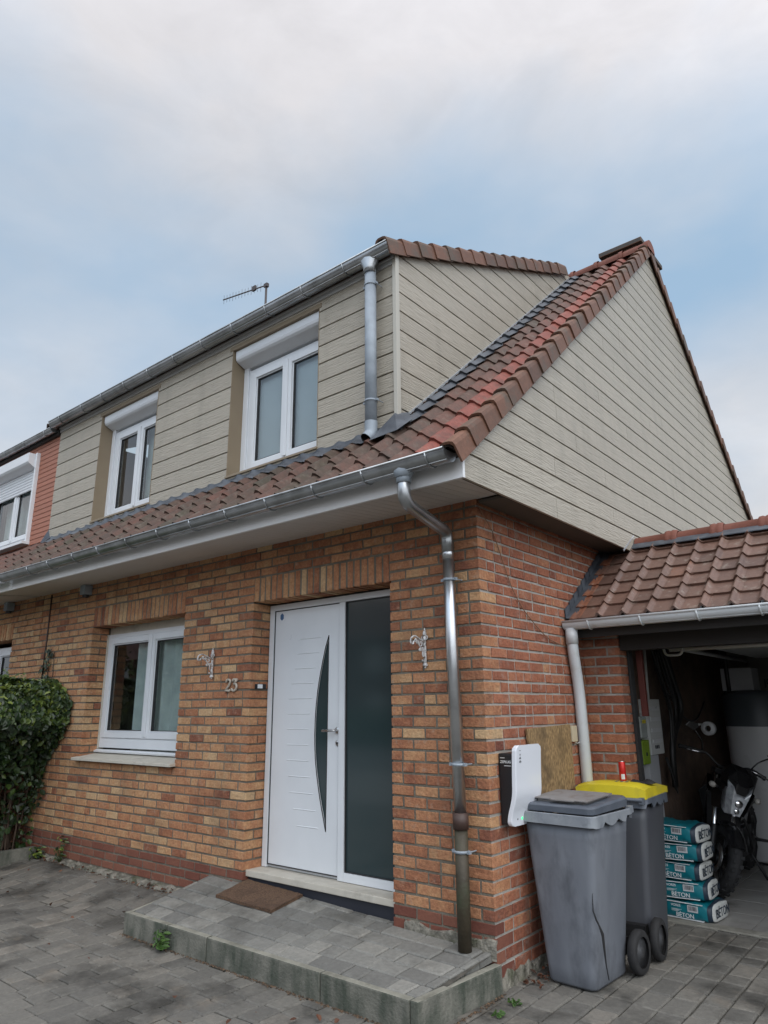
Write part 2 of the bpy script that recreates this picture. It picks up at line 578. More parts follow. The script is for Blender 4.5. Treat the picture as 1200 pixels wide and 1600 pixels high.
M['paver'] = ramp_mat('grey_paver', [(0, (.122, .117, .105)), (.4, (.145, .138, .122)), (.75, (.165, .157, .138)), (1, (.20, .184, .158))], rough=.82, bump=.5, bscale=55, blot=.2, blot_scale=9,
    stain=(.028, .026, .022, .85), stain_scale=1.9, stain_lo=.48, stain_hi=.66, lichen=(.20, .165, .125, .5), lichen_scale=2.2, lichen_lo=.58, lichen_hi=.7, spec=.45)
M['paver_step'] = ramp_mat('step_paver', [(0, (.15, .148, .136)), (.4, (.18, .178, .163)), (.75, (.21, .207, .188)), (1, (.25, .243, .218))], rough=.8, bump=.5, bscale=55, blot=.2, blot_scale=9,
    stain=(.07, .067, .058, .75), stain_scale=2.4, stain_lo=.5, stain_hi=.72, spec=.45)
M['joint'] = mat('joint_sand', (.05, .048, .04), (.10, .092, .075), rough=.95, nscale=20, bump=.4)
M['stone'] = mat('sill_stone', (.50, .47, .40), (.58, .55, .48), rough=.7, nscale=5, dirt=(.33, .31, .26), dirt_scale=5, dirt_lo=.52, dirt_hi=.8, bump=.15)
M['slate'] = mat('dark_skirting', (.025, .028, .038), rough=.45)
M['mat'] = mat('coir', (.085, .050, .030), (.19, .112, .068), rough=1., nscale=90, bump=1., bscale=220, dirt=(.07, .04, .025), dirt_scale=5, dirt_lo=.45, dirt_hi=.7)
M['steel'] = mat('brushed_steel', (.55, .55, .55), rough=.28, metal=1.)
M['white_iron'] = mat('painted_iron', (.60, .60, .60), (.70, .70, .70), rough=.5, nscale=30, dirt=(.18, .15, .13), dirt_scale=38, dirt_lo=.5, dirt_hi=.62)
M['black_plastic'] = mat('black_plastic', (.012, .013, .016), rough=.42)
M['white_gloss'] = mat('white_gloss_panel', (.72, .75, .80), rough=.14, rough_var=.03)
M['led'] = mat('led', (.02, .3, .1), rough=.3)
_b = M['led'].node_tree.nodes['Principled BSDF']
_b.inputs['Emission Color'].default_value = (.05, 1, .3, 1)
_b.inputs['Emission Strength'].default_value = 1.6
M['ink_white'] = mat('white_print', (.75, .78, .80), rough=.6)
M['ink_dark'] = mat('dark_print', (.02, .025, .035), rough=.6)
M['ink_grey'] = mat('grey_print', (.12, .13, .14), rough=.6)
M['osb'] = mat('chipboard', (.15, .09, .04), (.40, .27, .13), rough=.85, nscale=70, stretch=(1, 1, .4), detail=3, bump=.5, bscale=45, dirt=(.12, .08, .04), dirt_scale=5)
M['cream'] = mat('cream_plastic', (.55, .47, .33), rough=.5)
M['plastic_pipe'] = mat('pale_plastic_gutter', (.55, .58, .60), (.62, .65, .67), rough=.4, nscale=2, dirt=(.36, .36, .33), dirt_scale=6, dirt_lo=.58, dirt_hi=.85)
M['bin'] = mat('weathered_bin', (.135, .148, .172), (.175, .19, .215), rough=.55, nscale=4, stretch=(2, 2, .6), dirt=(.060, .066, .078), dirt_scale=5, dstretch=(1.3, 1.3, .55), dirt_lo=.48, dirt_hi=.78)
M['bin_rim'] = mat('bin_rim', (.20, .22, .245), (.27, .29, .31), rough=.5, nscale=8, dirt=(.15, .165, .19), dirt_scale=14)
M['bin_dark'] = mat('dark_bin', (.062, .066, .078), (.08, .085, .095), rough=.5, nscale=4, stretch=(2, 2, .6))
M['bin_lid'] = mat('grey_bin_lid', (.085, .10, .125), (.12, .135, .16), rough=.42, nscale=5)
M['lid_worn'] = mat('worn_lid_panel', (.20, .19, .185), (.25, .24, .235), rough=.7, nscale=7, dirt=(.16, .13, .115), dirt_scale=12)
M['yellow'] = mat('yellow_lid', (.62, .50, .02), (.72, .60, .035), rough=.42, nscale=5, dirt=(.5, .42, .05), dirt_scale=6)
M['rubber'] = mat('rubber', (.016, .016, .017), (.024, .024, .025), rough=.8, nscale=20, bump=.3)
M['hub'] = mat('wheel_hub', (.05, .052, .056), rough=.5)
M['can'] = mat('red_can', (.55, .025, .02), rough=.25, metal=.3)
M['can_top'] = mat('can_top', (.6, .6, .6), rough=.3, metal=1)
M['bag_teal'] = mat('teal_bag', (.0, .13, .17), (.005, .17, .21), rough=.42, nscale=5, bump=.35, bscale=14)
M['bag_white'] = mat('white_bag_end', (.50, .52, .50), (.58, .59, .57), rough=.5, nscale=9, bump=.35, bscale=14)
M['bag_navy'] = mat('navy_bag_band', (.016, .03, .05), rough=.5)
M['garage_floor'] = mat('garage_floor', (.26, .25, .235), (.34, .33, .31), rough=.6, nscale=4, dirt=(.10, .095, .085), dirt_scale=2)
M['threshold'] = mat('threshold_concrete', (.22, .21, .18), (.32, .31, .27), rough=.9, nscale=8, bump=.4, dirt=(.14, .13, .11), dirt_scale=3)
M['dark_wood'] = mat('dark_fascia', (.02, .018, .017), rough=.7)
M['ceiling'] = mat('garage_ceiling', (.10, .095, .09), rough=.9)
M['plaster'] = mat('bare_plaster', (.26, .25, .23), (.32, .31, .29), rough=.9, nscale=3)
M['moto_black'] = mat('black_paint', (.01, .01, .011), rough=.22, coat=.5)
M['moto_matt'] = mat('black_metal', (.02, .02, .021), rough=.5, metal=.2)
M['chrome'] = mat('chrome', (.8, .8, .82), rough=.1, metal=1.)
M['lens'] = mat('headlight_lens', (.80, .83, .86), (.45, .47, .5), rough=.2, rough_var=.1, metal=.45, nscale=28)
M['lens_plain'] = mat('indicator_lens', (.7, .66, .6), rough=.15, metal=.3)
M['enamel'] = mat('white_enamel', (.60, .61, .62), rough=.3)
M['anthracite'] = mat('anthracite_jacket', (.075, .088, .10), rough=.4)
M['grey_box'] = mat('pale_grey_box', (.55, .56, .55), rough=.5)
M['lime'] = mat('lime_box', (.22, .33, .03), rough=.5)
M['clear'] = mat('meter_cover', (.36, .39, .37), rough=.2)
M['card'] = mat('carton', (.40, .41, .43), rough=.6)
M['red_steel'] = mat('red_steel', (.10, .02, .014), rough=.6)
M['cable'] = mat('cable', (.012, .012, .012), rough=.5)
M['brown_wire'] = mat('brown_wire', (.22, .12, .07), rough=.6)
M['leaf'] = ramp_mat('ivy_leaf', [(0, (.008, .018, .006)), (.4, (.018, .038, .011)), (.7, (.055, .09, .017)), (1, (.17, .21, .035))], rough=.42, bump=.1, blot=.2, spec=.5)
M['leaf_red'] = ramp_mat('dead_leaf', [(0, (.05, .022, .014)), (1, (.16, .07, .04))], rough=.7, bump=.1)
M['twig'] = mat('twig', (.06, .04, .028), (.10, .07, .05), rough=.9, nscale=20)
M['weed'] = ramp_mat('weed_leaf', [(0, (.025, .06, .012)), (1, (.06, .115, .025))], rough=.5, bump=.1)
M['far_brick'] = ramp_mat('opposite_brick', [(0, (.16, .08, .05)), (1, (.24, .13, .09))], rough=.9)
M['slab_roof'] = mat('opposite_roof', (.10, .05, .04), (.14, .07, .05), rough=.8)
M['pale_wall'] = mat('pale_render', (.55, .55, .53), rough=.8)
M['sticker'] = mat('blue_sticker', (.05, .12, .25), rough=.4)
M['brass'] = mat('aged_metal_numeral', (.50, .45, .38), rough=.4, metal=.2)
M['antenna'] = mat('antenna_metal', (.08, .07, .07), rough=.6, metal=.3)
M['chimney'] = mat('chimney_brick', (.16, .09, .06), rough=.9, bump=.4)
M['cap'] = mat('chimney_cap', (.07, .065, .06), rough=.9)

# ------------------------------------------------------------------ brick laying
PITCH, BH, MJ = .0733, .0585, .0150
ST, HD = .196, .0955
def brick(mb, fr, u0, u1, v0, v1, d, mt, rnd, c=.0030, jit=.0022):
    """one bevelled brick; fr(u, v, n) -> world; face at n=0, body goes to n=-d"""
    j = lambda a=jit: random.uniform(-a, a)
    off = j(.0022)
    cor = [(u0 + j(), v0 + j()), (u1 + j(), v0 + j()), (u1 + j(), v1 + j()), (u0 + j(), v1 + j())]
    cu, cv = (u0 + u1) / 2, (v0 + v1) / 2
    ins = [(a + (c if a < cu else -c) + j(.0012), b + (c if b < cv else -c) + j(.0012)) for a, b in cor]
    vs_ = [fr(a, b, off + j(.0012)) for a, b in ins] + [fr(a, b, off - c) for a, b in cor] + [fr(a, b, -d) for a, b in cor]
    fs = [(0, 1, 2, 3)]
    for i in range(4):
        k = (i + 1) % 4
        fs.append((4 + i, 4 + k, k, i))
        fs.append((8 + i, 8 + k, 4 + k, 4 + i))
    mb.add(vs_, fs, mt, rnd)

def split_row(a, b, par, e0, e1):
    """piece boundaries for one course from a to b; e0/e1: True when that end is a quoin. Returns list of (u0,u1)"""
    if e1 and not e0:
        return [(-q, -p) for p, q in split_row(-b, -a, par, True, False)][::-1]
    Lr = b - a
    w0 = HD if par else ST
    seq = []
    if Lr < .15:
        return [(a, b)]
    x = 0.
    first = True
    P = ST + MJ
    if e1 and e0:
        if par:
            n = max(0, round((Lr - 2 * HD - MJ) / P))
            seq = [HD] + [ST] * n + [HD]
        else:
            seq = [ST] * max(1, round((Lr + MJ) / P))
    elif e0:
        seq = [w0]
        while sum(seq) + MJ * len(seq) < Lr - .06:
            seq.append(ST)
    elif e1:
        seq = [w0]
        while sum(seq) + MJ * len(seq) < Lr - .06:
            seq.insert(0, ST)
    else:
        seq = [HD if par else ST]
        while sum(seq) + MJ * len(seq) < Lr - .06:
            seq.append(ST)
    # occasional header pairs, as in old walls
    s2 = []
    for q in seq:
        if q == ST and random.random() < .07:
            s2 += [HD - .004, HD - .004]
        else:
            s2.append(q)
    seq = s2
    tot = sum(seq) + MJ * (len(seq) - 1)
    if not e1 and not e0 or True:
        kf = (Lr - MJ * (len(seq) - 1)) / sum(seq)
        if e0 != e1 and kf < .93:     # plain far end: let the last piece be cut
            kf = 1.
    res_, x = [], a
    for i, q in enumerate(seq):
        x1 = x + q * kf
        if i == len(seq) - 1:
            x1 = b
        res_.append((x, min(x1, b)))
        x = x1 + MJ
        if x >= b:
            break
    return res_

def brick_wall(mb, fr, ua, ub, z_rows, holes, e_left, e_right, pick, mt_of, mirror_depth=True):
    """courses between ua and ub; holes: (u0,u1,z0,z1); pick(u,z)->rnd; quoin ends get full depth"""
    for k, (z0, z1) in enumerate(z_rows):
        zc = (z0 + z1) / 2
        segs = [(ua, ub, e_left, e_right)]
        for h in holes:
            if h[2] - .01 < zc < h[3] + .001:
                new = []
                for (a, b, l_, r_) in segs:
                    if h[0] > a and h[0] < b:
                        new.append((a, h[0], l_, h[4] if len(h) > 4 else True))
                    if h[1] < b and h[1] > a:
                        new.append((h[1], b, h[4] if len(h) > 4 else True, r_))
                    if h[1] <= a or h[0] >= b:
                        new.append((a, b, l_, r_))
                segs = new
        for (a, b, l_, r_) in segs:
            ps = split_row(a, b, k % 2, l_, r_)
            for i, (p0, p1) in enumerate(ps):
                d = .045
                if (i == 0 and l_) or (i == len(ps) - 1 and r_):
                    d = ST if (p1 - p0) < .14 else HD
                brick(mb, fr, p0, p1, z0, z1, d, mt_of(p0, zc), pick((p0 + p1) / 2, zc))

def rows(z0, z1):
    r_ = []
    k = math.floor((z0 - .35) / PITCH)
    z = .35 + k * PITCH
    while z < z1 - .01:
        a, b = max(z + MJ / 2, z0), min(z + PITCH - MJ / 2, z1)
        if b - a > .012:
            r_.append((a, b))
        z += PITCH
    return r_

# ------------------------------------------------------------------ cladding
def clip(poly, i, val, keep_gt):
    o = []
    n = len(poly)
    for k in range(n):
        p, q = poly[k], poly[(k + 1) % n]
        ip, iq = (p[i] >= val) == keep_gt, (q[i] >= val) == keep_gt
        if ip:
            o.append(p)
        if ip != iq:
            t = (val - p[i]) / (q[i] - p[i])
            o.append((p[0] + (q[0] - p[0]) * t, p[1] + (q[1] - p[1]) * t))
    return o

def siding(mb, poly, lines, fr, gap=.0135, thick=.020, holes=(), joints=0., mt=0):
    zs_ = sorted(lines)
    lo, hi = min(p[1] for p in poly), max(p[1] for p in poly)
    zs_ = [lo - gap / 2] + [z for z in zs_ if lo + .01 < z < hi - .01] + [hi + gap / 2]
    for a, b in zip(zs_[:-1], zs_[1:]):
        rnd = random.random()
        cuts = [a + gap / 2, b - gap / 2]
        for h in holes:
            for zz in (h[2], h[3]):
                if a + gap / 2 < zz < b - gap / 2:
                    cuts.append(zz)
        cuts.sort()
        for c0, c1 in zip(cuts[:-1], cuts[1:]):
            band = clip(clip(poly, 1, c0, True), 1, c1, False)
            if len(band) < 3:
                continue
            pieces = [band]
            for h in holes:
                if h[2] < (c0 + c1) / 2 < h[3]:
                    npc = []
                    for pc in pieces:
                        for q in (clip(pc, 0, h[0], False), clip(pc, 0, h[1], True)):
                            if len(q) >= 3:
                                npc.append(q)
                    pieces = npc
            if joints:
                npc = []
                for pc in pieces:
                    x0, x1 = min(p[0] for p in pc), max(p[0] for p in pc)
                    x = x0 + random.uniform(.3, joints)
                    while x < x1 - .2:
                        npc.append((clip(pc, 0, x - .002, False), rnd))
                        pc = clip(pc, 0, x + .002, True)
                        rnd = random.random()
                        x += random.uniform(joints * .8, joints * 1.2)
                    npc.append((pc, rnd))
                pieces = npc
            else:
                pieces = [(p, rnd) for p in pieces]
            for pc, rr in pieces:
                if len(pc) >= 3:
                    mb.prism(pc, fr, 0, -thick, mt, rr)

# ------------------------------------------------------------------ roof tiles
def tile_field(mb, fr, cols, gauge, rowsn, width, prof, rnd_of, lift=.02, thick=.014, overlap=.05, keep=None, mt=0, k=10):
    """fr(u, t, n) -> world; cols: list of left edges"""
    for ci, u0 in enumerate(cols):
        for ri in range(rowsn):
            t0 = ri * gauge
            if keep and not keep(u0, t0):
                continue
            du, dt, dn = random.uniform(-.003, .003), random.uniform(-.006, .006), random.uniform(0, .004)
            rows_ = []
            for (t, n_, dz) in ((t0 + .004, lift * .5, -thick), (t0, lift, 0), (t0 + gauge * .5, lift * .55, 0), (t0 + gauge + overlap, -.002, 0)):
                rows_.append([fr(u0 + du + s * width, t + dt, prof(s) + n_ + dn + dz) for s in [(-.06 + 1.12 * i / k) for i in range(k + 1)]])
            rr = rnd_of(ci, ri)
            mb.grid(rows_[:2], mt, rr, False)
            mb.grid(rows_[1:], mt, rr, True)

# ================================================================== GROUND
def ground_z(x, y):
    def ss(t):
        t = max(0., min(1., t)); return t * t * (3 - 2 * t)
    return .095 * ss((y + .8) / .8) * ss((-2.2 - x) / .6)

g = MB()
xs = [-900, -60, -14] + [-13.5 + .5 * i for i in range(40)] + [7, 20, 60, 900]
ys = [-900, -60, -20] + [-10 + .4 * i for i in range(26)] + [.4, 2.0, 20, 60, 900]
g.grid([[(x, y, ground_z(x, y) - .012) for x in xs] for y in ys], 0, .5)
tag(g.build('ground', M['joint'], fix=False), None, None, kind='structure')

rd_ = MB()
rd_.box(-900, 900, -19.0, -10.5, -.03, .004)
M['asphalt'] = mat('asphalt', (.10, .10, .10), (.14, .14, .135), rough=.9, nscale=3)
M['walk'] = mat('pavement_concrete', (.18, .175, .165), (.24, .235, .22), rough=.9, nscale=2)
tag(rd_.build('road', M['asphalt']), None, None, kind='structure')
rd_ = MB()
rd_.box(-900, 900, -10.49, -5.3, -.03, .008)
tag(rd_.build('pavement', M['walk']), None, None, kind='structure')
pv = MB()
def pave(mb, x0, x1, y0, y1, along, zf, wmin=.15, wmax=.25, rowh=.145, skip=None, mt=0, gap=.004):
    """pavers with continuous joints along the axis 'along'"""
    a0, a1, b0, b1 = (y0, y1, x0, x1) if along == 'y' else (x0, x1, y0, y1)
    b = b0
    while b < b1 - .02:
        bb = min(b + rowh, b1)
        a = a0 - random.uniform(0, .2)
        while a < a1:
            w_ = random.choice([wmin, (wmin + wmax) / 2, wmax])
            p0, p1 = max(a, a0), min(a + w_, a1)
            if p1 - p0 > .03:
                xa, xb, ya, yb = (b, bb, p0, p1) if along == 'y' else (p0, p1, b, bb)
                if not (skip and skip((xa + xb) / 2, (ya + yb) / 2)):
                    zc = zf((xa + xb) / 2, (ya + yb) / 2)
                    tx, ty = random.uniform(-.014, .014), random.uniform(-.014, .014)
                    fr = lambda u, v, n: (u, v, zf(u, v) + n + (u - (xa + xb) / 2) * tx + (v - (ya + yb) / 2) * ty)
                    brick(mb, fr, xa + gap, xb - gap, ya + gap, yb - gap, .05, mt, random.random(), c=.008, jit=.003)
            a += w_
        b = bb
def skip_drive(x, y):
    return (-2.68 < x < -.05 and y > -.68) or (x < -.02 and y > -.02) or (x < -5.72 - .35 * (y + .35) * .3 and y > -3.2 and x < -5.75)
pave(pv, -9.5, 4.2, -5.2, 2.0, 'y', ground_z, skip=skip_drive)
tag(pv.build('driveway', M['paver'], fix=False), None, None, kind='structure')

# ================================================================== HOUSE
house = thing('brick_house', 'two storey brick house with beige clad dormer, white door and red tile roof', 'house')
ZS, ZF = 2.968, 2.905
DL, DR, ZL = -2.299, -.771, 2.476
WL, WR = -5.005, -3.299
ZLT = ZL + 3 * PITCH
PARTY = -6.05
fr_front = lambda u, v, n: (u, -n, v)
fr_gable = lambda u, v, n: (n, u, v)        # u = y

def pick_front(u, z):
    t = max(0., min(1., (-u) / 4.5))
    b_ = .50 + .20 * t
    x = random.gauss(b_, .12)
    if random.random() < .10:
        x = random.uniform(.80, 1.)
    if random.random() < .07:
        x = random.uniform(.22, .4)
    return max(.0, min(1., x))
def pick_low(u, z):
    return random.random()
def mt_front(u, z):
    return 1 if z < .35 else 0

wb = MB()
holes = [(DL, DR, -1, ZL), (DL, DR, ZL, ZLT, False), (WL, WR, 1.083, ZL), (WL, WR, ZL, ZLT, False)]
brick_wall(wb, fr_front, PARTY + .006, 0, rows(.12, ZS + .02), holes, False, True, pick_front, mt_front)
# lower courses right of the door and beside the step
brick_wall(wb, fr_front, DR, 0, rows(.0, .12), [], True, True, pick_low, lambda u, z: 1)
# soldier courses
for a, b in ((DL, DR), (WL, WR)):
    n_ = round((b - a) / PITCH)
    for i in range(n_):
        u0 = a + (b - a) * i / n_ + MJ / 2
        u1 = a + (b - a) * (i + 1) / n_ - MJ / 2
        brick(wb, fr_front, u0 + random.uniform(0, .003), u1 - random.uniform(0, .003), ZL + .002 + random.uniform(-.003, .003), ZLT - MJ / 2 - random.uniform(0, .006), .2, 0, max(0, min(1, random.gauss(.62, .20))), c=.005)
# reveals (left jamb seen from the right; right jamb too)
REC = .205
def jamb(x, side, z0, z1):
    fr = (lambda u, v, n: (x + n, u, v)) if side > 0 else (lambda u, v, n: (x - n, u, v))
    for k, (a, b) in enumerate(rows(z0, z1)):
        par = k % 2
        zc = (a + b) / 2
        k_abs = round((zc - .35 - PITCH / 2) / PITCH)
        kk = [i for i, r_ in enumerate(rows(.12, ZS + .02)) if abs((r_[0] + r_[1]) / 2 - zc) < .03]
        d = ST if (kk and kk[0] % 2) else HD
        if d + MJ < REC - .02:
            brick(wb, fr, d + MJ, REC, a, b, .04, mt_front(0, zc), pick_front(x, zc) * .92)
jamb(DL, 1, .12, ZL)
jamb(DR, -1, .12, ZL)
jamb(WL, 1, 1.083, ZL)
jamb(WR, -1, 1.083, ZL)
# gable brickwork; course starts set back by the corner brick
def pick_gable(u, z):
    return max(0, min(1, random.gauss(.55, .16)))
rw = rows(.0, ZS + .02)
front_rows = rows(.12, ZS + .02)
low_rows = rows(.0, .12)
for k, (a, b) in enumerate(rw):
    zc = (a + b) / 2
    m_ = [i for i, r_ in enumerate(front_rows) if abs((r_[0] + r_[1]) / 2 - zc) < .02]
    par = (m_[0] % 2) if m_ else (len(rw) - k) % 2
    if not m_:
        ml = [i for i, r_ in enumerate(low_rows) if abs((r_[0] + r_[1]) / 2 - zc) < .03]
        par = ml[0] % 2 if ml else 0
    st = (ST if par else HD) + MJ
    x = st
    seq = []
    while x < 6.2:
        w_ = ST if random.random() > .35 else HD
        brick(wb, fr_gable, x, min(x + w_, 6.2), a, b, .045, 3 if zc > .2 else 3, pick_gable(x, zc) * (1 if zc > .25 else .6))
        x += w_ + MJ
# mortar bodies butted round the openings
T = .30
def mort(x0, x1, z0, z1, y0=.009, y1=T, mt=2):
    wb.box(x0, x1, y0 - .003, y1, z0, z1, mt, .5)
mort(PARTY + .006, WL - .009, -.05, 3.3)
mort(WR + .009, DL - .009, -.05, 3.3)
mort(DR + .009, -.012, -.05, 3.3)
mort(WL - .009, WR + .009, -.05, 1.07)
mort(WL - .009, WR + .009, ZL + .010, 3.3)
mort(DL - .009, DR + .009, ZL + .010, 3.3)
mort(DL - .009, DR + .009, -.05, .13)
wb.box(-T, -.0065, T, 7.3, -.05, 2.9, 4, .5)
wb.box(-.0115, -.0065, .0065, T, -.05, 2.95, 4, .5)
wb.box(PARTY, 0, 7.3, 7.5, -.05, 4.0, 4, .5)
wb.box(-.25, -.01, T, 7.3, 2.9, 3.1, 4, .5)
wb.build('brick_wall', [M['brick'], M['brick_base'], M['mortar'], M['brick_side'], M['mortar_side']], house, fix=False)

# rough footing along the wall bottom
ft = MB()
n_ = 60
top, bot, frn = [], [], []
for i in range(n_ + 1):
    x = PARTY + (DL - .35 - PARTY) * i / n_
    zz = .125 + random.uniform(-.018, .012)
    yy = -.045 + random.uniform(-.02, .015)
    top.append((x, .01, zz + .004)); frn.append((x, yy, zz - .012)); bot.append((x, yy - random.uniform(.0, .035), .05))
ft.grid([bot, frn, top], 0, .5, False)
ft.build('footing', M['footing'], house)
ft = MB()
top, bot, frn = [], [], []
for i in range(25):
    x = DR + .1 + (.10 - DR - .1) * i / 24
    zz = .262 + .012 * math.sin(i * .7) + random.uniform(-.006, .006)
    top.append((min(x, .0), .01, zz)); frn.append((min(x, .006), -.012 + random.uniform(-.006, .004), zz - .008)); bot.append((min(x, .008), -.02, .16))
ft.grid([bot, frn, top], 0, .5, False)
ft.build('footing', M['footing'], house)
ft = MB()
top, bot, frn = [], [], []
for i in range(30):
    y = .0 + 1.5 * i / 29
    zz = .085 + random.uniform(-.03, .02) - .03 * (i / 29)
    top.append((-.005, y, zz)); frn.append((.008 + random.uniform(-.004, .005), y, zz - .012)); bot.append((.016 + random.uniform(0, .012), y, -.01))
ft.grid([top, frn, bot], 0, .5, False)
ft.build('footing', M['footing'], house)

# ground-floor inner shell so the rooms read dark behind the panes
ins = MB()
ins.box(PARTY + .1, -.32, .4, 7.2, .20, .26)
ins.box(PARTY + .1, -.32, .4, 7.2, 2.72, 2.80)
ins.box(PARTY + .1, -.32, 3.4, 3.5, .27, 2.71)
ins.box(-2.85, -2.77, .32, 3.38, .27, 2.71)
ins.box(PARTY + .02, PARTY + .09, .32, 7.2, .27, 5.0)
ins.build('room_partition', M['dark_room'], house)

# soffit, fascia, gable soffit
E = .602
XE = .287
so_ = MB()
nb = 44
for i in range(nb):                      # narrow soffit boards running out from the wall
    x0 = -9.6 + (XE - .012 + 9.6) * i / nb
    x1 = -9.6 + (XE - .012 + 9.6) * (i + 1) / nb
    k = 3
    for j in range(k):
        a, b = x0 + (x1 - x0) * j / k, x0 + (x1 - x0) * (j + 1) / k
        if a < PARTY - .33:
            continue
        so_.add([(a + .002, -E + .02, ZF + .004), (b - .002, -E + .02, ZF + .004), (b - .002, .012, ZS - .004), (a + .002, .012, ZS - .004),
                 (a + .002, -E + .02, ZF + .016), (b - .002, -E + .02, ZF + .016), (b - .002, .012, ZS + .008), (a + .002, .012, ZS + .008)],
                [(0, 3, 2, 1), (4, 5, 6, 7), (0, 1, 5, 4), (1, 2, 6, 5), (2, 3, 7, 6), (3, 0, 4, 7)], 0, random.random())
so_.build('soffit', M['soffit'], house)
fa = MB()
fa.box(PARTY - .33, XE + .003, -E - .004, -E + .02, ZF - .002, 3.035)
fa.build('fascia', M['pvc_dirty'], house, bevel=.003)
gs = MB()
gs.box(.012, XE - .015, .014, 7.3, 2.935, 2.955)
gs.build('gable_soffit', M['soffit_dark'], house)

# ---- roof planes
S0, R0 = .878, 3.676
YR = 3.757
ZR = R0 + S0 * YR
SL = math.hypot(1, S0)
roof_z = lambda y: R0 + S0 * y
NY, NZ = -S0 / SL, 1 / SL
Y0 = -.665
def fr_roof(u, t, n):
    y = Y0 + t / SL
    return (u, y + NY * n, roof_z(y) + NZ * n)
def prof_s(s):
    return .034 * math.cos(2 * math.pi * (s - .30)) + .009 * math.cos(4 * math.pi * (s - .30)) - .038
GA = .168 * SL
TW = .2155
cols_main = [.150 - TW * i for i in range(31)]
def tile_rnd(ci, ri):
    base = {0: .10, 1: .84, 2: .46, 3: .34}.get(ci, .26 + .10 * math.sin(ci * 1.7))
    return max(0, min(1, random.gauss(base, .06)))
XD = -.675
def keep_main(u, t):
    y = Y0 + t / SL
    if u < XD - .15:
        return y < -.03
    return True
rt = MB()
nrow = int((YR - Y0) / .168) + 1
tile_field(rt, fr_roof, cols_main[:1], GA, nrow, TW * .70, lambda q: prof_s(q * .70), lambda a, b: max(0, random.gauss(.06, .05)), lift=.024)
tile_field(rt, fr_roof, [c for c in cols_main[1:] if c > PARTY - .42], GA, nrow, TW, prof_s, lambda a, b: tile_rnd(a + 1, b), keep=keep_main, lift=.024)
# deck under the tiles
def slab(mb, x0, x1, y0, z0, y1, z1, th, mt=0):
    mb.add([(x0, y0, z0), (x1, y0, z0), (x1, y1, z1), (x0, y1, z1), (x0, y0, z0 - th), (x1, y0, z0 - th), (x1, y1, z1 - th), (x0, y1, z1 - th)],
           [(0, 1, 2, 3), (7, 6, 5, 4), (0, 4, 5, 1), (1, 5, 6, 2), (2, 6, 7, 3), (3, 7, 4, 0)], mt, .2)
slab(rt, -9.6, XE - .03, Y0 + .06, roof_z(Y0 + .06) - .075, YR, ZR - .075, .03)
SB = -.78
YB = 7.6
slab(rt, -9.6, XE - .03, YR + .01, ZR - .075, YB, ZR + SB * (YB - YR) - .075, .03)
rt.build('roof_tiles', M['tile'], house, fix=False)

# verge tiles along the gable
def verge(mb, xin, xout, ya, yb, zf, sl, drop, gauge, rise=.026):
    """box-shaped verge tiles stepping up a slope; zf(y) the roof surface"""
    n_ = int(abs(yb - ya) / gauge) + 1
    sgn = 1 if yb > ya else -1
    q = math.hypot(1, sl)
    ny, nz = -sl / q, 1 / q
    for i in range(n_):
        y0 = ya + sgn * i * gauge
        y1 = y0 + sgn * gauge * 1.22
        jit_ = random.uniform(-.004, .004)
        sec = lambda lift_, xo: [(xin, .0 + lift_), (xin + .018, rise * .8 + lift_), (xin + .045, rise + .004 + lift_), (xo - .03, rise + .002 + lift_), (xo - .008, rise - .006 + lift_),
                                 (xo, rise - .03 + lift_), (xo + .002, -drop + lift_ * .4), (xo - .012, -drop + lift_ * .4), (xo - .014, rise - .034 + lift_), (xo - .035, rise - .014 + lift_), (xin + .045, rise - .012 + lift_), (xin + .018, rise * .5 + lift_ - .01)]
        lo = sec(.022, xout + .010 + jit_)
        hi = sec(-.004, xout - .002 + jit_)
        rg = []
        for s_, y in ((lo, y0), (hi, y1)):
            rg.append([(x, y + ny * n, zf(y) + nz * n) for x, n in s_])
        rr = random.random()
        mb.loft(rg, 0, rr, False, True)
vt = MB()
verge(vt, .215, .325, -.728, YR - .05, roof_z, S0, .095, .168, .034)
zb_ = lambda y: ZR + SB * (y - YR)
verge(vt, .215, .325, YR + .05, YB - .3, zb_, SB, .12, .19)
vt.build('verge_tiles', M['verge'], house)

# ridge
rg_ = MB()
x = .345
while x > -6.2:
    pr_ = []
    ln = .36
    for xx, rr in ((x, .118), (x - .05, .118), (x - .06, .105), (x - ln, .098)):
        pr_.append([(xx, YR + rr * math.sin(a), ZR - .05 + rr * math.cos(a)) for a in [R(-100 + 200 * i / 12) for i in range(13)]])
    rg_.grid(pr_, 0, random.random(), True)
    if x > .3:
        rg_.add([(x, YR + .118 * math.sin(a), ZR - .05 + .118 * math.cos(a)) for a in [R(-100 + 200 * i / 12) for i in range(13)]], [list(range(13))], 0, .4)
    x -= ln - .04
rg_.build('ridge_tiles', M['ridge'], house)

# chimney just behind the ridge
ch = MB()
ch.box(-.30, .12, 3.99, 4.62, 6.4, 7.235, 0)
ch.box(-.37, .19, 3.94, 4.74, 7.237, 7.30, 1)
ch.build('chimney', [M['chimney'], M['cap']], house, bevel=.008)

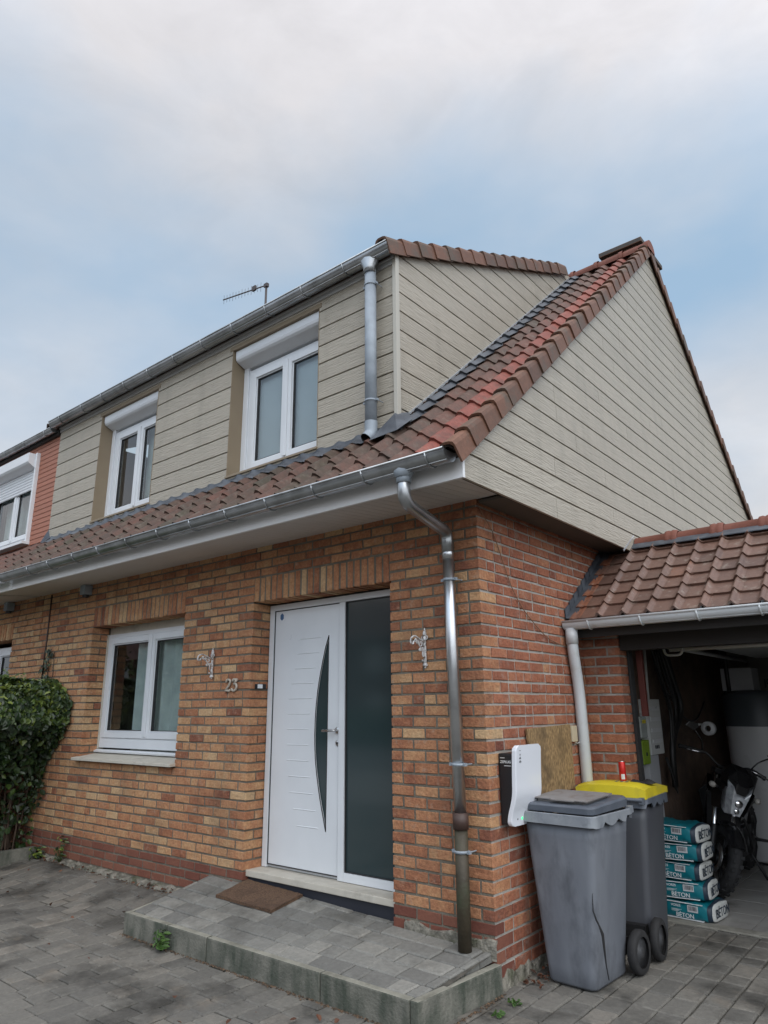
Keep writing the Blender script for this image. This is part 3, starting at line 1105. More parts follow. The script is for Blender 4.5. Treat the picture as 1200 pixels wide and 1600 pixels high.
# ---- gable cladding
gc = MB()
zg = lambda y: roof_z(y) - .070
poly = [(-E, ZF), (7.30, ZF), (7.30, zb_(7.30) - .07), (YR, ZR - .07), (-E, zg(-E))]
siding(gc, poly, [3.075 + .1577 * i for i in range(30)], lambda u, v, n: (XE + n, u, v), joints=3.0)
inner = [(-E + .01, ZF + .004), (7.29, ZF + .004), (7.29, zb_(7.29) - .08), (YR, ZR - .08), (-E + .01, zg(-E) - .01)]
gc.prism(inner, lambda u, v, n: (XE + n, u, v), -.0205, -.035, 1)
gc.build('gable_cladding', [M['clad'], M['clad_gap']], house)

# ---- dormer
YD = 0.0
XDL = -6.368
ZDT, ZDB = 5.215, R0
DW = [(-5.300, -4.089), (-2.776, -1.557)]
WZ0, WZ1 = 3.741, 5.085
dc = MB()
FZ = 5.150
siding(dc, [(XDL, ZDB), (XD - .02, ZDB), (XD - .02, FZ), (XDL, FZ)], [5.042 - .1745 * i for i in range(12)], lambda u, v, n: (u, YD - n, v),
       holes=[(a, b, WZ0 - .022, WZ1 + .045) for a, b in DW], joints=0)
xs_ = [XDL + .004, DW[0][0] - .003, DW[0][1] + .003, DW[1][0] - .003, DW[1][1] + .003, XD - .024]
for i in range(5):
    if i % 2 == 0:
        dc.box(xs_[i], xs_[i + 1], YD + .0205, YD + .2, ZDB - .3, FZ + .1, 1)
    else:
        dc.box(xs_[i], xs_[i + 1], YD + .0205, YD + .2, ZDB - .3, WZ0 - .026, 1)
        dc.box(xs_[i], xs_[i + 1], YD + .0205, YD + .2, WZ1 + .005, FZ + .1, 1)
dc.build('dormer_cladding', [M['clad'], M['clad_gap']], house)
# cheek
DS, DZ0 = .473, 5.225             # dormer roof underside: z = DZ0 + DS*y
ck = MB()
yk = 3.72
cheek_poly = [(YD, roof_z(YD) - .02), (yk, roof_z(yk) - .02), (yk, DZ0 + DS * yk), (YD, DZ0)]
siding(ck, cheek_poly, [5.081 - .1755 * i for i in range(10)] + [5.081 + .1755 * i for i in range(1, 14)], lambda u, v, n: (XD + n, u, v), joints=0)
ck.prism([(YD + .02, roof_z(YD) - .015), (yk, roof_z(yk) - .015), (yk, DZ0 + DS * yk - .01), (YD + .02, DZ0 - .01)], lambda u, v, n: (XD + n, u, v), -.0205, -.05, 1)
ck.build('cheek_cladding', [M['clad'], M['clad_gap']], house)
ct = MB()
ct.box(XD - .022, XD + .016, YD - .016, YD + .03, ZDB + .02, 5.235)
ct.build('corner_trim', M['trim'], house, bevel=.003)
df = MB()
df.box(XDL, XD - .024, YD - .014, YD + .06, FZ + .002, 5.235)
df.box(XDL - .005, XD + .0, YD - .030, YD - .015, FZ + .045, 5.24)
M['fascia_grey'] = mat('grey_fascia', (.42, .43, .43), (.47, .48, .48), rough=.45)
df.build('dormer_fascia', M['fascia_grey'], house, bevel=.003)

# dormer roof with its own verge and a row of eaves tiles
dr_ = MB()
dz = lambda y: DZ0 + .10 + DS * y
q_ = math.hypot(1, DS)
def fr_dorm(u, t, n):
    y = -.10 + t / q_
    return (u, y - DS / q_ * n, dz(y) + n / q_)
tile_field(dr_, fr_dorm, [XD - .13 - TW * (i + 1) for i in range(27)], .26, 14, TW, prof_s, lambda a, b: random.gauss(.4, .12), lift=.024)
slab(dr_, XDL, XD - .03, -.04, dz(-.04) - .06, YR - .1, dz(YR - .1) - .06, .04)
dr_.build('dormer_roof_tiles', M['tile'], house, fix=False)
dv = MB()
verge(dv, XD - .07, XD + .045, -.17, YR - .35, dz, DS, .105, .225, .030)
dv.build('dormer_verge_tiles', M['verge'], house)

# lead and aluminium flashings
lf = MB()
def fr_roof_up(u, t, n):
    return fr_roof(u, t, n + .022)
# apron: dressed lead strip over the top course in front of the dormer
rows_ = []
for t_, n_ in ((.775, .012), (.80, .012), (.84, .010), (.87, .008), (.90, .03)):
    rw_ = []
    for i in range(220):
        u = XDL - .02 + (XD + .1 - XDL) * i / 219
        s_ = ((u - .150) / TW) % 1
        tt = t_ + (.05 * (.5 - .5 * math.cos(2 * math.pi * (s_ - .3))) + .012 * math.sin(u * 9) if t_ == .775 else 0)
        rw_.append(fr_roof(u, tt, prof_s(s_) * (.62 - (t_ - .775) * 2.4) + n_ + .010))
    rows_.append(rw_)
lf.grid(rows_, 0, .5, True)
# cheek flashing: tile-shaped lead soakers
tile_field(lf, fr_roof, [XD + .005], GA, nrow - 1, .115, lambda s: .02 * math.cos(2 * math.pi * (s - .6)) + .0, lambda a, b: .5, lift=.03, keep=lambda u, t: t > .80)
# corner saddle
sd = [(-.16, -.16), (.10, -.14), (.13, .02), (.04, .10), (-.02, .14), (-.14, .06)]
lf.add([(XD + a, YD + b, roof_z(YD + b) + .045 + .02 * math.cos(a * 22)) for a, b in sd] + [(XD - .01, YD - .02, roof_z(0) + .12)], [(i, (i + 1) % 6, 6) for i in range(6)], 0, .4)
lf.build('lead_flashing', M['lead'], house)
al = MB()
tk = .03
al.prism([(-.02, roof_z(-.02) + .030), (yk - .05, roof_z(yk - .05) + .030), (yk - .05, roof_z(yk - .05) + .052), (-.02, roof_z(-.02) + .052)], lambda u, v, n: (XD + n, u, v), .002, .016)
al.build('cheek_trim', M['alu'], house)

# ---- gutters
def gutter(name, x0, x1, yc, zc, r, m, brackets, parent, bm):
    mb = MB()
    seg = 12
    for rr, fl in ((r, 1), (r - .004, -1)):
        mb.grid([[(x, yc - rr * math.cos(a), zc - rr * math.sin(a)) for a in [math.pi * i / seg for i in range(seg + 1)]] for x in (x0, x1)], 0, .5, True)
    mb.tube([(x0, yc - r, zc + .004), (x1, yc - r, zc + .004)], .009, 8)
    for x in (x0, x1):
        mb.prism([(-r * math.cos(math.pi * i / seg), -r * math.sin(math.pi * i / seg)) for i in range(seg + 1)], lambda a, b, d: (d, yc + a, zc + b), x - .002, x + .002)
    for rr in (r,):                                   # rolled stiffening bead low on the face
        mb.tube([(x0, yc - rr * math.cos(R(62)), zc - rr * math.sin(R(62))), (x1, yc - rr * math.cos(R(62)), zc - rr * math.sin(R(62)))], .004, 6)
    go = mb.build(name, m, parent)
    for bx in brackets:
        b = MB()
        pth = [(bx, yc - (r + .004) * math.cos(a), zc - (r + .004) * math.sin(a)) for a in [math.pi * i / 10 for i in range(11)]]
        b.tube(pth, .0065, 6)
        b.box(bx - .009, bx + .009, yc + r - .004, yc + r + .004, zc - .01, zc + .05)
        b.build('gutter_bracket', m, go)
    return go
GYC, GZC, GR = -.702, 3.048, .068
brx = [-5.06, -4.61, -4.11, -3.65, -3.16, -2.68, -2.22, -1.77, -1.31, -.83, -.38, .13]
gl = gutter('gutter', -5.76, .262, GYC, GZC, GR, M['zinc'], brx, house, M['zinc_matt'])
UYC, UZC = -.105, 5.255
gu = gutter('gutter', -6.38, -.63, UYC, UZC, .068, M['zinc'], [-6.1, -5.55, -5.07, -4.58, -4.09, -3.6, -3.11, -2.62, -2.12, -1.63, -1.12], house, M['zinc_matt'])

def clamp(x, y, z, r, parent):
    c = MB()
    c.lathe([(r, -.008), (r + .005, -.008), (r + .005, .008), (r, .008)], (x, y, z), 'z', 20)
    c.box(x - r - .024, x - r - .002, y - .010, y + .010, z - .009, z + .009)
    c.box(x + r + .002, x + r + .024, y - .010, y + .010, z - .009, z + .009)
    c.lathe([(.004, 0), (.004, .09)], (x + r + .014, y - .012, z), 'y', 8)
    c.build('pipe_clamp', M['zinc_matt'], parent)
def smooth_path(pts, n=5):
    o = [Vector(pts[0])]
    for a, b, c in zip(pts[:-2], pts[1:-1], pts[2:]):
        a, b, c = Vector(a), Vector(b), Vector(c)
        r_ = min((a - b).length, (c - b).length) * .42
        p, q = b + (a - b).normalized() * r_, b + (c - b).normalized() * r_
        for i in range(n + 1):
            t = i / n
            o.append(p * (1 - t) ** 2 + b * 2 * t * (1 - t) + q * t * t)
    o.append(Vector(pts[-1]))
    return o
PX, PY = -.172, -.085
OX = -.085
dp = MB()
dp.tube(smooth_path([(OX, GYC, 2.985), (OX, GYC, 2.80), (PX - .02, PY, 2.74), (PX - .02, PY, 2.60)], 7), .041, 20, 1)
dp.tube([(PX - .02, PY, 2.675), (PX - .012, PY, 2.0), (PX + .008, PY, .93)], .038, 24)
dp.tube([(PX - .02, PY, 2.625), (PX - .02, PY, 2.55)], .040, 24)
dpo = dp.build('downpipe', [M['galv'], M['zinc']], house)
el_ = MB()
el_.tube([(OX, GYC, 2.99), (OX, GYC, 2.92)], .046, 20)
el_.loft([[(OX + a * s_, GYC + b * .055, z) for a, b in [(math.cos(R(30 * i)), math.sin(R(30 * i))) for i in range(12)]] for s_, z in ((.085, 3.03), (.075, 2.995), (.046, 2.955))], 0, .5, True)
el_.build('outlet', M['zinc_matt'], dpo)
clamp(PX - .016, PY, 2.41, .038, dpo)
clamp(PX + .004, PY, 1.235, .038, dpo)
cs = MB()
cs.tube([(PX + .008, PY, .955), (PX + .008, PY, .86)], .049, 24, 1)
cs.tube([(PX + .008, PY, .87), (PX + .006, PY, .20)], .041, 24, 0)
cs.build('cast_iron_pipe', [M['cast'], M['rust']], dpo)
clamp(PX + .007, PY, .735, .041, dpo)
# dormer downpipe
QX, QY = -.872, -.088
dq = MB()
dq.tube([(QX, QY, 5.13), (QX, QY, 3.72)], .048, 24)
dq.tube(smooth_path([(QX, QY, 3.75), (QX, QY, 3.645), (QX - .012, QY - .045, 3.595)], 6), .051, 24, 0, None, False)
dq.tube(smooth_path([(QX, QY, 3.75), (QX, QY, 3.645), (QX - .012, QY - .045, 3.595)], 6), .046, 24, 1, None, False)
dqo = dq.build('downpipe', [M['zinc_matt'], M['seal']], house, fix=False)
fu = MB()
fu.loft([[(QX + a * sx_, QY + b * sy_ - .012, z) for a, b in [(math.cos(R(30 * i)), math.sin(R(30 * i))) for i in range(12)]] for sx_, sy_, z in ((.115, .06, 5.268), (.108, .062, 5.22), (.053, .053, 5.135), (.052, .052, 5.09))], 0, .5, True)
fu.build('outlet', M['zinc'], dqo)
clamp(QX, QY, 4.98, .048, dqo)
clamp(QX, QY, 3.925, .048, dqo)

# ---- windows
def ring(mb, x0, x1, z0, z1, wd, y0, y1, mt=0, wb_=None, wt_=None):
    wb_ = wb_ or wd; wt_ = wt_ or wd
    mb.box(x0, x0 + wd, y0, y1, z0, z1, mt)
    mb.box(x1 - wd, x1, y0, y1, z0, z1, mt)
    mb.box(x0 + wd, x1 - wd, y0, y1, z0, z0 + wb_, mt)
    mb.box(x0 + wd, x1 - wd, y0, y1, z1 - wt_, z1, mt)
def window(x0, x1, z0, z1, y, parent, split=.5, bottom=.05, name='window'):
    f = MB()
    ring(f, x0, x1, z0, z1, .045, y, y + .07, 0, bottom)
    fo = f.build(name, M['pvc'], parent, bevel=.004)
    xi0, xi1, zi0, zi1 = x0 + .047, x1 - .047, z0 + bottom + .002, z1 - .047
    xm = xi0 + (xi1 - xi0) * split
    for a, b in ((xi0 + .002, xm - .003), (xm + .003, xi1 - .002)):
        s_ = MB()
        ring(s_, a, b, zi0, zi1, .062, y - .012, y + .055)
        ring(s_, a + .0625, b - .0625, zi0 + .0625, zi1 - .0625, .012, y + .002, y + .05)
        s_.build('sash', M['pvc'], fo, bevel=.006)
        ss_ = MB()
        ring(ss_, a + .0745, b - .0745, zi0 + .0745, zi1 - .0745, .006, y + .006, y + .04)
        ss_.build('seal', M['seal'], fo)
        p = MB()
        p.box(a + .08, b - .08, y + .018, y + .024, zi0 + .08, zi1 - .08)
        p.build('pane', M['glass'], fo)
    am = MB()
    am.box(xm - .022, xm + .022, y - .022, y - .0125, zi0 + .02, zi1 - .02)
    am.build('mullion', M['pvc'], fo, bevel=.003)
    return fo
# ground-floor window
gw = window(WL + .012, WR - .012, 1.205, ZL - .075, REC - .005, house, .52, .10)
gw2 = MB()
gw2.box(WL + .004, WR - .004, REC + .01, REC + .08, ZL - .073, ZL + .008)
gw2.box(WL - .002, WL + .010, REC - .02, REC + .05, 1.19, ZL - .073)
gw2.build('head_filler', M['stone'], gw)
ws = MB()
ws.add([(WL - .0, REC - .02, 1.19), (WR, REC - .02, 1.19), (WR, REC - .055, 1.175), (WL - .0, REC - .055, 1.175), (WL, REC - .02, 1.168), (WR, REC - .02, 1.168), (WR, REC - .05, 1.16), (WL, REC - .05, 1.16)],
       [(0, 1, 2, 3), (7, 6, 5, 4), (3, 2, 6, 7), (0, 3, 7, 4), (1, 5, 6, 2), (0, 4, 5, 1)])
ws.build('drip_sill', M['pvc'], gw)
st_ = MB()
st_.add([(WL - .055, -.065, 1.088), (WR + .02, -.065, 1.088), (WR + .02, -.065, 1.114), (WL - .055, -.065, 1.114), (WL + .003, REC + .03, 1.10), (WR - .003, REC + .03, 1.10), (WR - .003, REC + .03, 1.157), (WL + .003, REC + .03, 1.157)],
        [(0, 1, 2, 3), (7, 6, 5, 4), (3, 2, 6, 7), (0, 4, 5, 1), (0, 3, 7, 4), (1, 5, 6, 2)])
st_.build('window_sill', M['stone'], house, bevel=.004)
cu_ = MB()
def curtain(mb, x0, x1, y, z0, z1, amp=.030, freq=38.):
    n_ = int((x1 - x0) * 90)
    mb.grid([[(x0 + (x1 - x0) * i / n_, y + amp * math.sin(freq * (x0 + (x1 - x0) * i / n_)) + .4 * amp * math.sin(17 * i / n_ * (x1 - x0) + 2), z) for i in range(n_ + 1)] for z in (z0, z1)], 0, .5, True)
curtain(cu_, WL + .42, WR + .2, .315, .7, 2.6)
cu_.build('curtain', M['curtain'], gw, fix=False)

# dormer windows with shutter boxes
for wi, (a, b) in enumerate(DW):
    wz1 = 4.895
    dwn = window(a + .076, b - .012, WZ0 + .03, wz1, .165, house, .50, .05)
    box = MB()
    pf = [(.024, 5.082), (.024, 5.01), (.032, 4.985), (.05, 4.968), (.16, 4.925), (.22, 4.92), (.22, 5.082)]
    box.prism(pf, lambda p, q, d: (d, p, q), a + .012, b - .012)
    box.build('shutter_box', M['pvc'], dwn, bevel=.004)
    rl = MB()
    rl.box(a + .004, a + .072, .150, .20, WZ0 + .01, 4.93)
    rl.build('shutter_rail', M['pvc'], dwn, bevel=.003)
    tr = MB()
    tr.box(a - .004, a + .002, -.004, .23, WZ0, WZ1)
    tr.box(b - .002, b + .004, -.004, .2, WZ0, WZ1)
    tr.box(a - .045, b + .03, -.006, .2, WZ1 + .001, WZ1 + .044)
    tr.add([(a - .012, -.016, WZ0 - .022), (b + .006, -.016, WZ0 - .022), (b + .006, -.016, WZ0 - .001), (a - .012, -.016, WZ0 - .001), (a - .012, .2, WZ0 - .022), (b + .006, .2, WZ0 - .022), (b + .006, .2, WZ0 + .008), (a - .012, .2, WZ0 + .008)],
           [(0, 1, 2, 3), (7, 6, 5, 4), (3, 2, 6, 7), (0, 4, 5, 1), (0, 3, 7, 4), (1, 5, 6, 2)])
    tr.build('reveal_trim', M['taupe'], dwn, bevel=.002)
    if wi == 1:
        bl = MB()
        bl.box(a + .14, b - .08, .222, .226, WZ0 + .06, 4.87)
        bl.build('blind', M['blind'], dwn)
    else:
        bl = MB()
        curtain(bl, a + .60, b - .05, .30, WZ0, 4.9, .012)
        bl.build('curtain', M['curtain'], dwn, fix=False)
    dk = MB()
    dk.box(a - .3, b + .3, 1.6, 1.65, 3.4, 5.6)
    dk.build('back_partition', M['dark_room'], dwn)

# ---- front door
dfm = MB()
DY = .20
dz0, dz1 = .362, ZL - .012
dfm.box(DL + .01, DL + .065, DY - .012, DY + .07, dz0, dz1)
dfm.box(DL + .066, DR - .004, DY - .012, DY + .07, dz1 - .05, dz1)
XM0, XM1 = -1.478, -1.392
dfm.box(XM0 + .025, XM1, DY - .012, DY + .07, dz0, dz1 - .051)
dfm.box(XM1 + .001, DR - .004, DY - .012, DY + .07, dz0, dz0 + .06)
dfm.box(DR - .035, DR - .004, DY - .012, DY + .07, dz0 + .061, dz1 - .051)
dfm.box(DL + .066, XM0 + .024, DY + .02, DY + .07, dz0, dz0 + .02)
door = dfm.build('front_door', M['pvc'], house, bevel=.003)
sid = MB()
sid.box(XM1 + .006, DR - .04, DY + .012, DY + .03, dz0 + .065, dz1 - .055)
sid.build('side_pane', M['glass_door'], door)
dsl = MB()
ring(dsl, XM1 + .0015, DR - .0355, dz0 + .0615, dz1 - .0515, .006, DY - .002, DY + .03)
ring(dsl, DL + .0655, XM0 + .0245, dz0 + .0205, dz1 - .0505, .006, DY - .004, DY + .03)
dsl.build('seal', M['seal'], door)
# leaf with a crescent opening: outline pieces left and right of the crescent
lx0, lx1, lz0, lz1 = DL + .073, XM0 + .017, dz0 + .028, dz1 - .058
mo = [(2.159, 0.), (2.06, .038), (1.932, .072), (1.82, .098), (1.705, .119), (1.59, .132), (1.482, .138), (1.38, .139), (1.281, .135), (1.19, .126), (1.102, .112), (1.0, .09), (.911, .069), (.80, .036), (.678, 0.)]
xr = lambda z: -1.578 - .010 * (2.159 - z) / 1.48
lf_ = MB()
yA, yB = DY + .002, DY + .06
def quad_strip(mb, pts_l, pts_r, y0, y1):
    for (l0, r0, z0), (l1, r1, z1) in zip(list(zip(pts_l, pts_r, ZZ))[:-1], list(zip(pts_l, pts_r, ZZ))[1:]):
        pass
zs_l = [m_[0] for m_ in mo]
def leaf_piece(poly):
    lf_.prism(poly, lambda a, b, d: (a, d, b), yA, yB, 0, .5)
leaf_piece([(lx0, zs_l[0]), (lx0, lz1), (lx1, lz1), (lx1, zs_l[0])])
leaf_piece([(lx0, lz0), (lx0, zs_l[-1]), (lx1, zs_l[-1]), (lx1, lz0)])
for (za, da), (zb2, db) in zip(mo[:-1], mo[1:]):
    leaf_piece([(lx0, zb2), (lx0, za), (xr(za) - da, za), (xr(zb2) - db, zb2)])
    leaf_piece([(xr(zb2), zb2), (xr(za), za), (lx1, za), (lx1, zb2)])
leaf = lf_.build('leaf', M['pvc'], door)
cp = MB()
cp.prism([(xr(z) - d_ + .0, z) for z, d_ in mo] + [(xr(z) + .002, z) for z, d_ in mo[::-1]], lambda a, b, d: (a, d, b), DY + .012, DY + .02)
cp.build('crescent_pane', M['glass_door'], door)
cr_ = MB()
pth = [(xr(z) - d_, yA - .001, z) for z, d_ in mo] + [(xr(z), yA - .001, z) for z, d_ in mo[::-1]]
cr_.tube(pth, .0035, 6, closed=True)
cr_.build('crescent_trim', M['seal'], door)
gv = MB()
gz = np.linspace(2.15, .695, 13)
gxl = np.interp(gz, [.693, .943, 1.179, 1.427, 1.674, 1.907, 2.147], [-1.903, -1.998, -2.036, -2.047, -2.034, -1.97, -1.912])
gxr = np.interp(gz, [.696, .945, 1.184, 1.426, 1.675, 1.912, 2.153], [-1.667, -1.736, -1.791, -1.798, -1.764, -1.715, -1.666])
for z, a, b in zip(gz, gxl, gxr):                   # shallow V ridges pressed into the leaf
    gv.prism([(yA + .0005, z - .006), (yA - .0042, z - .001), (yA + .0005, z + .004)], lambda p, q, d: (d, p, q), a, b)
gv.build('pressed_line', M['pvc'], leaf)
hd = MB()
hx, hz = -1.466, 1.418
hd.lathe([(.0, -.012), (.024, -.012), (.026, -.008), (.026, .002)], (hx, yA, hz), 'y', 20)
hd.tube(smooth_path([(hx, yA, hz), (hx, yA - .05, hz), (hx - .125, yA - .052, hz - .004)], 5), .0095, 12)
hd.build('handle', M['steel'], door)
lk = MB()
lk.lathe([(.0, -.010), (.020, -.010), (.024, -.006), (.024, .002)], (hx, yA, hz - .095), 'y', 20)
lk.lathe([(.0, -.014), (.008, -.014), (.008, -.009)], (hx, yA, hz - .095), 'y', 12, 1)
lk.build('lock', [M['steel'], M['seal']], door)
stk = MB()
stk.prism([(-2.148 + .024 * math.cos(R(60 * i + 30)), 2.357 + .032 * math.sin(R(60 * i + 30))) for i in range(6)], lambda a, b, d: (a, d, b), yA - .0012, yA + .0005)
stk.build('sticker', M['sticker'], door)
# threshold stone and dark skirting
th = MB()
th.box(DL - .006, DR - .003, .035, DY + .05, .312, .358)
th.build('threshold', M['stone'], house, bevel=.006)
sk = MB()
sk.box(DL + .012, DR - .004, .055, .12, .10, .311)
sk.build('threshold_skirting', M['slate'], house)

# ================================================================== FRONT STEP
step = thing('front_step', 'low paved entrance step with weathered concrete kerbs before the white door', 'step', (-1.36, -.35, 0))
def step_z(x, y):
    t = max(0., (y + .73) / .73)
    e = .225 + (.262 - .205) * max(-.2, min(1.2, (-x - .4) / 1.9)) - .012
    return .139 + (e - .139) * min(t, 1.15)
SXL, SXR, SYF = -2.735, -.028, -.735
kw = .052
skew = lambda v: v + Vector((.060 * max(0, v.y + .735) / .735 * max(0, min(1, (v.x + .9) / .8)), 0, 0))
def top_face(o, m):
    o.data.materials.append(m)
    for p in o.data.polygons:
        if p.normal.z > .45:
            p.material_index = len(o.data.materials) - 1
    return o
def kerb(name, pts):
    k_ = MB()
    (x0, y0, x1, y1) = pts
    k_.box(x0, x1, y0, y1, -.05, .147)
    return k_
for a, b in ((SXL, -2.20), (-2.192, -1.755), (-1.747, -.720), (-.712, SXR - .056)):
    k_ = MB(); k_.box(a, b, SYF, SYF + kw, -.06, .147)
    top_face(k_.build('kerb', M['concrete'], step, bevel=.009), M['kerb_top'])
k_ = MB(); k_.box(SXR - kw, SXR, SYF + .002, -.003, -.06, .149)
k_.xform(skew)
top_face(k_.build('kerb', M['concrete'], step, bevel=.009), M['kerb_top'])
k_ = MB(); k_.box(SXL, SXL + .03, SYF + kw + .002, .0, -.06, .145)
k_.xform(lambda v: v + Vector((0, 0, .10 * max(0, (v.y + .68) / .68) if v.z > 0 else 0)))
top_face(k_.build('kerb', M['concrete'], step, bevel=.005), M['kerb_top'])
sp = MB()
pave(sp, SXL + .032, SXR - kw - .004, SYF + kw + .004, .0, 'x', step_z, .13, .26, .137)
sp.xform(skew)
pave(sp, DL + .01, DR - .008, .0, .054, 'x', step_z, .13, .26, .056)
sp.grid([[(x, y, step_z(x, y) - .012) for x in np.linspace(SXL + .02, SXR - .0, 12)] for y in np.linspace(SYF + .03, .06, 6)], 1, .5, False)
sp.build('step_paving', [M['paver_step'], M['joint']], step, fix=False)

dm = MB()
mx0, mx1, my0, my1 = -2.27, -1.65, -.27, .035
pts = []
for j in range(9):
    row = []
    for i in range(25):
        x = mx0 + (mx1 - mx0) * i / 24; y = my0 + (my1 - my0) * j / 8
        row.append((x + .0, y, step_z(x, y) + .016 + random.uniform(0, .006)))
    pts.append(row)
dm.grid(pts, 0, .5, True)
rim = [(mx0, my0), (mx1, my0), (mx1, my1), (mx0, my1)]
for (ax, ay), (bx, by) in zip(rim, rim[1:] + rim[:1]):
    dm.add([(ax, ay, step_z(ax, ay)), (bx, by, step_z(bx, by)), (bx, by, step_z(bx, by) + .018), (ax, ay, step_z(ax, ay) + .018)], [(0, 1, 2, 3)], 0, .5)
tag(dm.build('doormat', M['mat']), 'brown coir doormat lying on the paved step before the door', 'doormat')

# ================================================================== NEIGHBOUR HOUSE (left)
nb_ = thing('neighbour_house', 'adjoining brick house at far left with red boarded dormer and white shuttered window', 'house', (-8, 0, 0))
nw_ = MB()
NWL, NWR = -8.45, -7.0
XL = -9.6
brick_wall(nw_, fr_front, XL, PARTY - .006, rows(.12, ZS + .02), [(NWL, NWR, 1.083, ZL), (NWL, NWR, ZL, ZLT, False)], False, False, lambda u, z: min(1, pick_front(u, z) + .04), mt_front)
for i in range(20):
    u0 = NWL + (NWR - NWL) * i / 20 + MJ / 2; u1 = NWL + (NWR - NWL) * (i + 1) / 20 - MJ / 2
    brick(nw_, fr_front, u0, u1, ZL + .002, ZLT - MJ / 2, .2, 0, max(0, min(1, random.gauss(.66, .16))))
for (x0, x1, z0, z1) in ((XL, NWL - .009, -.05, 3.3), (NWR + .009, PARTY - .006, -.05, 3.3), (NWL - .009, NWR + .009, -.05, 1.07), (NWL - .009, NWR + .009, ZL + .01, 3.3)):
    nw_.box(x0, x1, .009, T, z0, z1, 2, .5)
nw_.box(XL, XL + .02, T, 7.5, -.05, 5.5, 2, .5)
nw_.box(XL, PARTY, 7.3, 7.5, -.05, 4, 2, .5)
nw_.build('brick_wall', [M['brick'], M['brick_base'], M['mortar']], nb_, fix=False)
window(NWL + .01, NWR - .01, 1.2, ZL - .06, .17, nb_)
nf = MB()
nf.box(XL, PARTY - .335, -E - .004, -E + .02, ZF - .004, 3.05)
nf.build('fascia', M['pvc_dirty'], nb_, bevel=.003)
ns = MB()
ns.add([(XL, -E + .02, ZF), (PARTY - .335, -E + .02, ZF), (PARTY - .335, .012, ZS - .004), (XL, .012, ZS - .004), (XL, -E + .02, ZF + .02), (PARTY - .335, -E + .02, ZF + .02), (PARTY - .335, .012, ZS + .016), (XL, .012, ZS + .016)],
       [(0, 3, 2, 1), (4, 5, 6, 7), (0, 1, 5, 4), (1, 2, 6, 5), (2, 3, 7, 6), (3, 0, 4, 7)])
ns.build('soffit', M['soffit'], nb_)
nt_ = MB()
tile_field(nt_, fr_roof, [c - 0 for c in [.150 - TW * i for i in range(31, 46)]], GA, 4, TW, prof_s, lambda a, b: random.gauss(.42, .12), lift=.024)
nt_.build('roof_tiles', M['tile'], nb_, fix=False)
gutter('gutter', XL, -5.80, GYC - .008, GZC - .004, .074, M['plastic_pipe'], [-9, -8.3, -7.6, -6.9, -6.2, -5.82], nb_, M['plastic_pipe'])
NX = XDL - .002
NDW = (-8.30, -6.93)
nd = MB()
siding(nd, [(XL, 3.70), (NX, 3.70), (NX, 5.20), (XL, 5.20)], [3.70 + .0655 * i for i in range(1, 24)], lambda u, v, n: (u, .012 - n, v), gap=.009, holes=[(NDW[0], NDW[1], 3.76, 4.97)])
nd.box(XL, NDW[0], .0325, .2, 3.3, 5.3, 1)
nd.box(NDW[1], NX, .0325, .2, 3.3, 5.3, 1)
nd.box(NDW[0], NDW[1], .0325, .2, 4.975, 5.3, 1)
nd.box(NDW[0], NDW[1], .0325, .2, 3.3, 3.755, 1)
nd.build('red_cladding', [M['red_clad'], M['clad_gap']], nb_)
nwn = window(NDW[0] + .03, NDW[1] - .03, 3.78, 4.93, .04, nb_, .55)
q1 = MB()
q1.prism([(-.13, 4.985), (-.13, 4.86), (-.11, 4.835), (-.03, 4.79), (.03, 4.79), (.03, 4.985)], lambda p, q, d: (d, p, q), NDW[0] - .01, NDW[1] - .02)
q1.build('shutter_box', M['pvc'], nwn, bevel=.004)
q2 = MB()
for i in range(7):
    q2.prism([(.012, 4.50 + .042 * i), (.002, 4.512 + .042 * i), (.002, 4.534 + .042 * i), (.012, 4.541 + .042 * i), (.022, 4.53 + .042 * i), (.022, 4.51 + .042 * i)], lambda p, q, d: (d, p, q), NDW[0] + .05, NDW[1] - .05)
q2.build('shutter', M['pvc'], nwn)
q3 = MB()
q3.box(NDW[1] - .028, NDW[1] + .012, -.035, .02, 3.74, 5.0)
q3.box(NDW[0] - .012, NDW[0] + .028, -.035, .02, 3.74, 5.0)
q3.box(NDW[0] - .02, NDW[1] + .02, -.09, .04, 3.715, 3.755)
q3.build('window_surround', M['pvc'], nwn, bevel=.004)
q4 = MB(); curtain(q4, NDW[0] + .1, NDW[1] - .1, .20, 3.8, 4.9, .02, 30)
q4.build('curtain', M['curtain'], nwn, fix=False)
q5 = MB(); q5.box(XL, NX - .005, .9, .95, 3.3, 5.3); q5.build('back_partition', M['dark_room'], nb_)
q6 = MB()
q6.box(XL, NX, -.030, .1, 5.12, 5.24)
q6.build('dormer_fascia', M['dark_wood'], nb_)
gutter('gutter', XL, -6.41, -.075, 5.20, .052, M['zinc'], [-9, -8.4, -7.8, -7.2, -6.6], nb_, M['zinc_matt'])
q7 = MB()
slab(q7, XL, NX - .01, -.06, 5.245, YR - .2, 5.245 + .46 * YR, .05)
q7.build('dormer_roof', M['slab_roof'], nb_)
q8 = MB()
q8.add([(-6.43, -.06, roof_z(-.06) + .03), (-6.27, -.10, roof_z(-.1) + .03), (-6.25, .03, roof_z(.0) + .07), (-6.36, .012, roof_z(.0) + .18), (-6.50, .0, roof_z(.0) + .06)], [(0, 1, 2, 3), (0, 3, 4)], 0, .5)
q8.build('lead_flashing', M['lead'], nb_)

